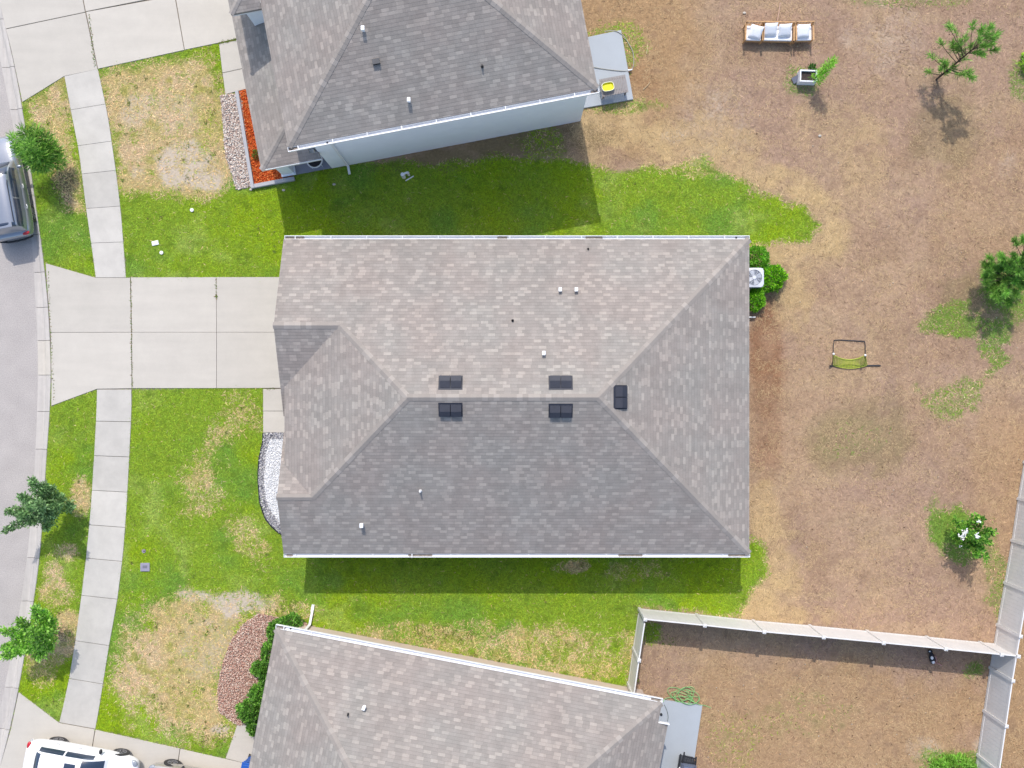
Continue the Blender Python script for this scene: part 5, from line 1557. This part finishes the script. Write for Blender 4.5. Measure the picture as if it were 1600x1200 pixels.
uc = empty('umbrella_base', P(1033, 1116, .09), 0, 'small black pole base at the corner of the lower patio', 'base')
MB().cyl((0, 0, .03), .055, .06, 14).build('tube', M_black, uc)
cb = MB().tube(bez([P(1038, 1101, .11), P(1042, 1110, .11), P(1044, 1120, .11), P(1043, 1127, .11)]), .011, 5)
tag(cb.build('cord', mat('dark_cord', A(90, 110, 110), .6)), 'dark cord lying curved on the lower patio by the wall', 'cord')

# ------------------------------------------------------------------ things set in the lawns
mb_ = empty('meter_box', P(227, 886), 0, 'grey-violet square meter box in the lawn beside the lower pavement', 'meter box')
MB().box((0, 0, .02), (.42, .38, .06)).build('frame', mat('box_grey', A(172, 170, 196), .7, var=.08), mb_, bevel=.02)
MB().box((0, .02, .052), (.2, .12, .012)).build('lid', mat('box_lid', A(138, 138, 156), .7, var=.1), mb_)
vb = empty('valve_cover', P(225, 861), 0, 'little round grey valve cover above the square meter box', 'cover')
MB().cyl((0, 0, .02), .085, .05, 18).build('cover', mat('valve_grey', A(168, 160, 176), .7), vb)
MB().cyl((.02, 0, .047), .03, .008, 10).build('lid', M_black, vb)
vb = empty('utility_cover', P(243, 380), R(12), 'white slab-like utility cover in the upper front lawn', 'cover')
MB().box((0, 0, .03), (.30, .2, .06)).build('slab', M_white, vb, bevel=.015)
MB().box((.02, 0, .065), (.16, .1, .012)).build('lid', mat('cover_white', (.70, .70, .74), .6), vb)
for (x, y, lb) in ((253, 395, 'white round cleanout cap below the utility cover'), (300.5, 328.5, 'white round cleanout cap high in the upper front lawn')):
    ob = empty('cleanout_cap', P(x, y), 0, lb, 'cap')
    MB().cyl((0, 0, .04), .08, .08, 18).build('pipe', M_white, ob); MB().box((0, 0, .09), (.05, .05, .03)).build('nut', M_white, ob)
bf = empty('water_valve', P(636, 276), R(12), 'white upright water valve pipes in the shade below the two-storey house', 'valve')
mb = MB()
mb.tube([(-.14, 0, -.02), (-.14, 0, .60)], .085, 10); mb.tube([(.10, .05, -.02), (.10, .05, .48)], .055, 10)
mb.tube([(-.14, 0, .56), (.10, .05, .56)], .05, 8); mb.build('pipes', M_white, bf)
MB().tube([(-.10, -.17, .03), (.30, -.04, .03)], .028, 8).build('lever', M_white, bf)
for (x, y, lb) in ((392, 296, 'pale stone in the grass at the corner of the grey border'), (522, 288, 'tiny white scrap in the shaded grass near the downspout'), (1281, 212, 'white scrap of litter in the brown yard under the planter'), (1163, 20, 'white scrap of litter up left of the left armchair'), (443, 297, 'pale stones in the shaded grass beside the porch')):
    o = MB().ball((0, 0, 0), (.16, .11, .05), 8, 5).build('stone', mat('pale_stone', A(228, 222, 214), .8, var=.1), None, loc=P(x, y, .04))
    tag(o, lb, 'stone' if 'stone' in lb else 'litter')
# toy by the fence
ty = empty('toy', P(1455, 1028), R(10), 'small black and white toy with pink limbs in the shade of the fence', 'toy')
mb = MB(); mb.ball((0, .02, .10), (.26, .52, .2), 12, 8); mb.ball((-.03, .32, .10), (.20, .20, .18), 10, 8); mb.build('body', mat('toy_black', (.02, .02, .026), .8), ty, smooth=True)
mb = MB(); mb.ball((-.03, .06, .17), (.14, .18, .1), 8, 6); mb.ball((0, -.14, .16), (.15, .16, .1), 8, 6); mb.ball((-.08, .36, .17), (.09, .06, .05), 8, 6); mb.build('patches', M_white, ty, smooth=True)
mb = MB(); mb.tube([(.10, .12, .14), (.17, .0, .1), (.20, -.14, .06), (.10, -.26, .05)], .028, 6); mb.tube([(.16, -.24, .05), (.28, -.30, .04), (.38, -.40, .04)], .026, 6); mb.build('limbs', mat('toy_pink', A(224, 170, 168), .8), ty, smooth=True)

# ------------------------------------------------------------------ vehicles
def car(px_, py_, heading, L_, W_, H_, label, name, paint, kind):
    """heading: angle of the nose, world degrees"""
    q = P(px_, py_)
    root = empty(name, Vector((q.x, q.y, .03 if kind != 'suv' else -.11)), R(heading), label, 'car')
    if kind == 'suv':
        st = [(0, .72, .50, .78), (.02, .88, .38, .92), (.06, .95, .30, 1.00), (.15, .985, .25, 1.03), (.3, 1, .24, 1.02), (.5, 1, .24, 1.01), (.66, 1, .24, 1.02), (.74, .99, .24, 1.03), (.86, .96, .26, .98), (.94, .90, .28, .88), (.98, .80, .34, .78), (1.0, .62, .42, .70)]
        belt = (.045, .745, .985); roofr = (.10, .555)
    else:
        st = [(0, .66, .46, .80), (.02, .82, .36, .90), (.06, .92, .28, .97), (.15, .98, .22, 1.0), (.3, 1, .20, .97), (.5, 1, .20, .95), (.66, 1, .20, .95), (.75, .99, .20, .92), (.86, .95, .22, .85), (.94, .88, .24, .76), (.98, .78, .30, .68), (1.0, .60, .38, .60)]
        belt = (.075, .755, .93); roofr = (.21, .53)
    hw = W_ / 2
    ring = [(.0, .0), (.62, .0), (.90, .06), (.985, .22), (1.0, .48), (.985, .70), (.93, .88), (.80, .97), (.5, 1.0), (0, 1.015)]
    full = ring + [(-a, b_) for a, b_ in ring[-2:0:-1]]
    mb = MB(); vs, fs = [], []
    nr = len(full)
    for (t, w, zb, zt) in st:
        for (a, b_) in full: vs.append(((t - .5) * L_, a * w * hw, zb + b_ * (zt - zb)))
    for i in range(len(st) - 1):
        for k_ in range(nr): fs.append((i * nr + k_, (i + 1) * nr + k_, (i + 1) * nr + (k_ + 1) % nr, i * nr + (k_ + 1) % nr))
    fs.append(tuple(range(nr))); fs.append(tuple(range((len(st) - 1) * nr, len(st) * nr))[::-1])
    mb.raw(vs, fs)
    body = mb.build('body', paint, root, smooth=True, subsurf=1)
    # greenhouse: one smooth shell, the panes lie just outside it
    zb, zr = belt[2] - .05, H_
    xb0, xb1 = (belt[0] - .5) * L_, (belt[1] - .5) * L_
    xr0, xr1 = (roofr[0] - .5) * L_, (roofr[1] - .5) * L_
    wb, wr = hw * .925, hw * .745
    ur, uf = (xr0 - xb0) / (xb1 - xb0), (xr1 - xb0) / (xb1 - xb0)
    def surf(u, v):
        if u < ur: h_ = 1 - (1 - u / ur) ** 1.9
        elif u > uf: h_ = 1 - (1 - (1 - u) / (1 - uf)) ** 1.9
        else: h_ = 1 + .035 * math.sin(math.pi * (u - ur) / (uf - ur))
        ph = v * math.pi / 2
        zz = h_ * max(0.0, math.cos(ph)) ** .42
        w_ = wb * (1 - .10 * abs(2 * u - 1) ** 3.5) * (1 - .19 * min(1, zz))
        y_ = math.copysign(abs(math.sin(ph)) ** .62, v) * w_
        return Vector((xb0 + (xb1 - xb0) * u, y_, zb + (zr - zb) * zz))
    def patch(u0, u1, v0, v1, nu, nv, off=0.0):
        vs = []
        for i in range(nu + 1):
            for j in range(nv + 1):
                u, v = u0 + (u1 - u0) * i / nu, v0 + (v1 - v0) * j / nv
                p = surf(u, v)
                if off:
                    e = 1e-3
                    n_ = (surf(min(1, u + e), v) - surf(max(0, u - e), v)).cross(surf(u, min(1, v + e)) - surf(u, max(-1, v - e)))
                    if n_.length > 0:
                        n_.normalize(); p = p + n_ * off
                vs.append(p)
        fs = [(i * (nv + 1) + j, (i + 1) * (nv + 1) + j, (i + 1) * (nv + 1) + j + 1, i * (nv + 1) + j + 1) for i in range(nu) for j in range(nv)]
        return MB().raw(vs, fs)
    patch(0, 1, -1, 1, 48, 36).build('cabin', paint, root, smooth=True)
    G_ = glass_mat('car_glass', (.03, .045, .075), .05)
    patch(uf + .035, .955, -.60, .60, 12, 16, .014).build('windshield', G_, root, smooth=True)
    patch(.10, ur - .03, -.58, .58, 10, 16, .014).build('rear_window', G_, root, smooth=True)
    um = ur * .45 + uf * .55
    for sg_ in (-1, 1):
        va, vb = sorted((sg_ * .70, sg_ * .955))
        patch(ur * .62, um - .012, va, vb, 14, 6, .014).build('side_window', G_, root, smooth=True)
        patch(um + .012, 1 - (1 - uf) * .52, va, vb, 14, 6, .014).build('side_window', G_, root, smooth=True)
    wb_, rr = L_ * .288, .345 if kind == 'suv' else .325
    for sx in (-1, 1):
        for sy in (-1, 1):
            cx_, cy_ = sx * wb_ + .02 * L_, sy * (hw - .175)
            ar = MB(); ar.cyl((cx_, sy * (hw - .06), rr + .03), rr + .04, .05, 26, 'Y'); ar.build('wheel_arch', M_black, root)
            w_ = empty('wheel', (0, 0, 0)); w_.parent = root
            ty_ = MB(); ty_.cyl((cx_, cy_, rr), rr, .24, 26, 'Y'); tyo = ty_.build('tyre', mat('rubber', (.02, .02, .021), .85, var=.2), w_, bevel=.03)
            ri = MB(); ri.cyl((cx_, sy * (hw - .053), rr), rr * .62, .012, 20, 'Y')
            ri.build('hub', mat('hub_dark', (.05, .05, .055), .5, metal=.5), w_)
            sp_ = MB()
            for i in range(5):
                t = i * 2 * math.pi / 5
                dx_, dz_ = math.cos(t), math.sin(t)
                for o_ in (-.22, .22):
                    d2 = (math.cos(t + o_) * rr * .62, math.sin(t + o_) * rr * .62)
                    sp_.tube([(cx_ + dx_ * .04, sy * (hw - .044), rr + dz_ * .04), (cx_ + d2[0], sy * (hw - .044), rr + d2[1])], .018, 5)
            sp_.tube([(cx_ + math.cos(2 * math.pi * i / 24) * rr * .64, sy * (hw - .046), rr + math.sin(2 * math.pi * i / 24) * rr * .64) for i in range(25)], .018, 5)
            sp_.build('rim', mat('alloy', (.34, .34, .36), .35, metal=.7), w_)
    for sy in (-1, 1):
        tl_ = MB(); tl_.ball(((.018 - .5) * L_ + .06, sy * hw * .70, .86 if kind == 'suv' else .84), (.20, .36, .13), 10, 6); tl_.build('tail_light', mat('tail_red', (.45, .012, .02), .2, coat=.6, var=.05), root, smooth=True)
        hl = MB(); hl.ball((.455 * L_, sy * hw * .66, .72 if kind == 'suv' else .655), (.36, .34, .13), 10, 6); hl.build('headlight', mat('lamp_clear', (.28, .30, .33), .08, coat=1, var=.1), root, smooth=True)
        mi = MB(); mi.ball(((belt[1] - .085 - .5) * L_, sy * (hw + .07), belt[2] + .02), (.15, .24, .15), 10, 7); mi.build('mirror', paint if kind == 'suv' else M_black, root, smooth=True)
        for xx in (-.04, -.24):
            dh = MB(); dh.tube([(xx * L_ + .0, sy * (hw * .985), belt[2] - .13), (xx * L_ + .09, sy * (hw * .985 + .03), belt[2] - .12), (xx * L_ + .18, sy * (hw * .985), belt[2] - .13)], .016, 6); dh.build('door_handle', M_white if kind == 'suv' else mat('handle_grey', (.4, .4, .42), .4), root)
        if kind == 'suv':
            rl = MB(); rl.tube([surf(ur + .02, sy * .56), surf(ur + .05, sy * .56) + Vector((0, 0, .05)), surf(uf - .10, sy * .56) + Vector((0, 0, .05)), surf(uf - .05, sy * .56)], .02, 6); rl.build('roof_rail', M_dark, root)
    if kind == 'suv':
        MB().box((xr0 - .03, 0, zr - .03), (.22, wr * 1.45, .035)).build('roof_spoiler', paint, root, bevel=.012)
    if kind == 'sedan':
        patch(uf - .17, uf - .03, -.34, .34, 8, 8, .012).build('sunroof', G_, root, smooth=True)
        pl = MB(); pl.box((-.5 * L_ + .01, 0, .55), (.02, .5, .12)); pl.build('number_plate', mat('plate', (.6, .6, .58), .5), root)
    bu = MB(); bu.tube([(-.485 * L_, -hw * .80, .42), (-.505 * L_, -hw * .4, .42), (-.508 * L_, 0, .42), (-.505 * L_, hw * .4, .42), (-.485 * L_, hw * .80, .42)], .045, 8); bu.build('bumper', M_black if kind == 'suv' else paint, root, smooth=True)
    return root
P_grey = mat('paint_grey', (.31, .33, .37), .22, metal=.5, var=.03, coat=.9)
P_white = mat('paint_white', (.80, .80, .81), .3, var=.01, coat=.8)
P_beige = mat('paint_champagne', (.42, .39, .36), .28, metal=.45, var=.03, coat=.8)
car(17, 299, 90 + 11, 4.55, 1.86, 1.66, 'grey sport utility car parked at the kerb, cut by the left edge', 'parked_car', P_grey, 'suv')
car(137, 1190, -10.6, 4.95, 1.84, 1.46, 'white sedan with red tail lights at the bottom left driveway', 'parked_car', P_white, 'sedan')
car(320, 1226, 169.4, 4.85, 1.84, 1.46, 'champagne car of which only a wheel and flank show at the bottom edge', 'parked_car', P_beige, 'sedan2')

# ------------------------------------------------------------------ blue wheeled bin
bn = empty('wheeled_bin', P(397, 1190), R(-11), 'blue wheeled bin standing against the front of the lower house', 'bin')
mb = MB()
mb.raw([(-.22, -.26, .08), (.22, -.26, .08), (.22, .26, .08), (-.22, .26, .08), (-.28, -.32, .98), (.28, -.32, .98), (.28, .32, .98), (-.28, .32, .98)],
       [(0, 3, 2, 1), (4, 5, 6, 7), (0, 1, 5, 4), (1, 2, 6, 5), (2, 3, 7, 6), (3, 0, 4, 7)])
M_bin = mat('bin_blue', A(46, 108, 214), .45, var=.05)
mb.build('body', M_bin, bn, bevel=.03)
mb = MB(); mb.box((0, 0, 1.02), (.62, .70, .06)); mb.box((0, .0, 1.06), (.46, .5, .03)); lo = mb.build('lid', M_bin, bn, bevel=.025)
MB().tube([(-.25, .37, .98), (.25, .37, .98)], .018, 6).build('handle', M_bin, bn)
for s_ in (-1, 1): MB().cyl((s_ * .24, .24, .10), .10, .05, 16, 'X').build('wheel', M_black, bn)

bpy.context.view_layer.update()
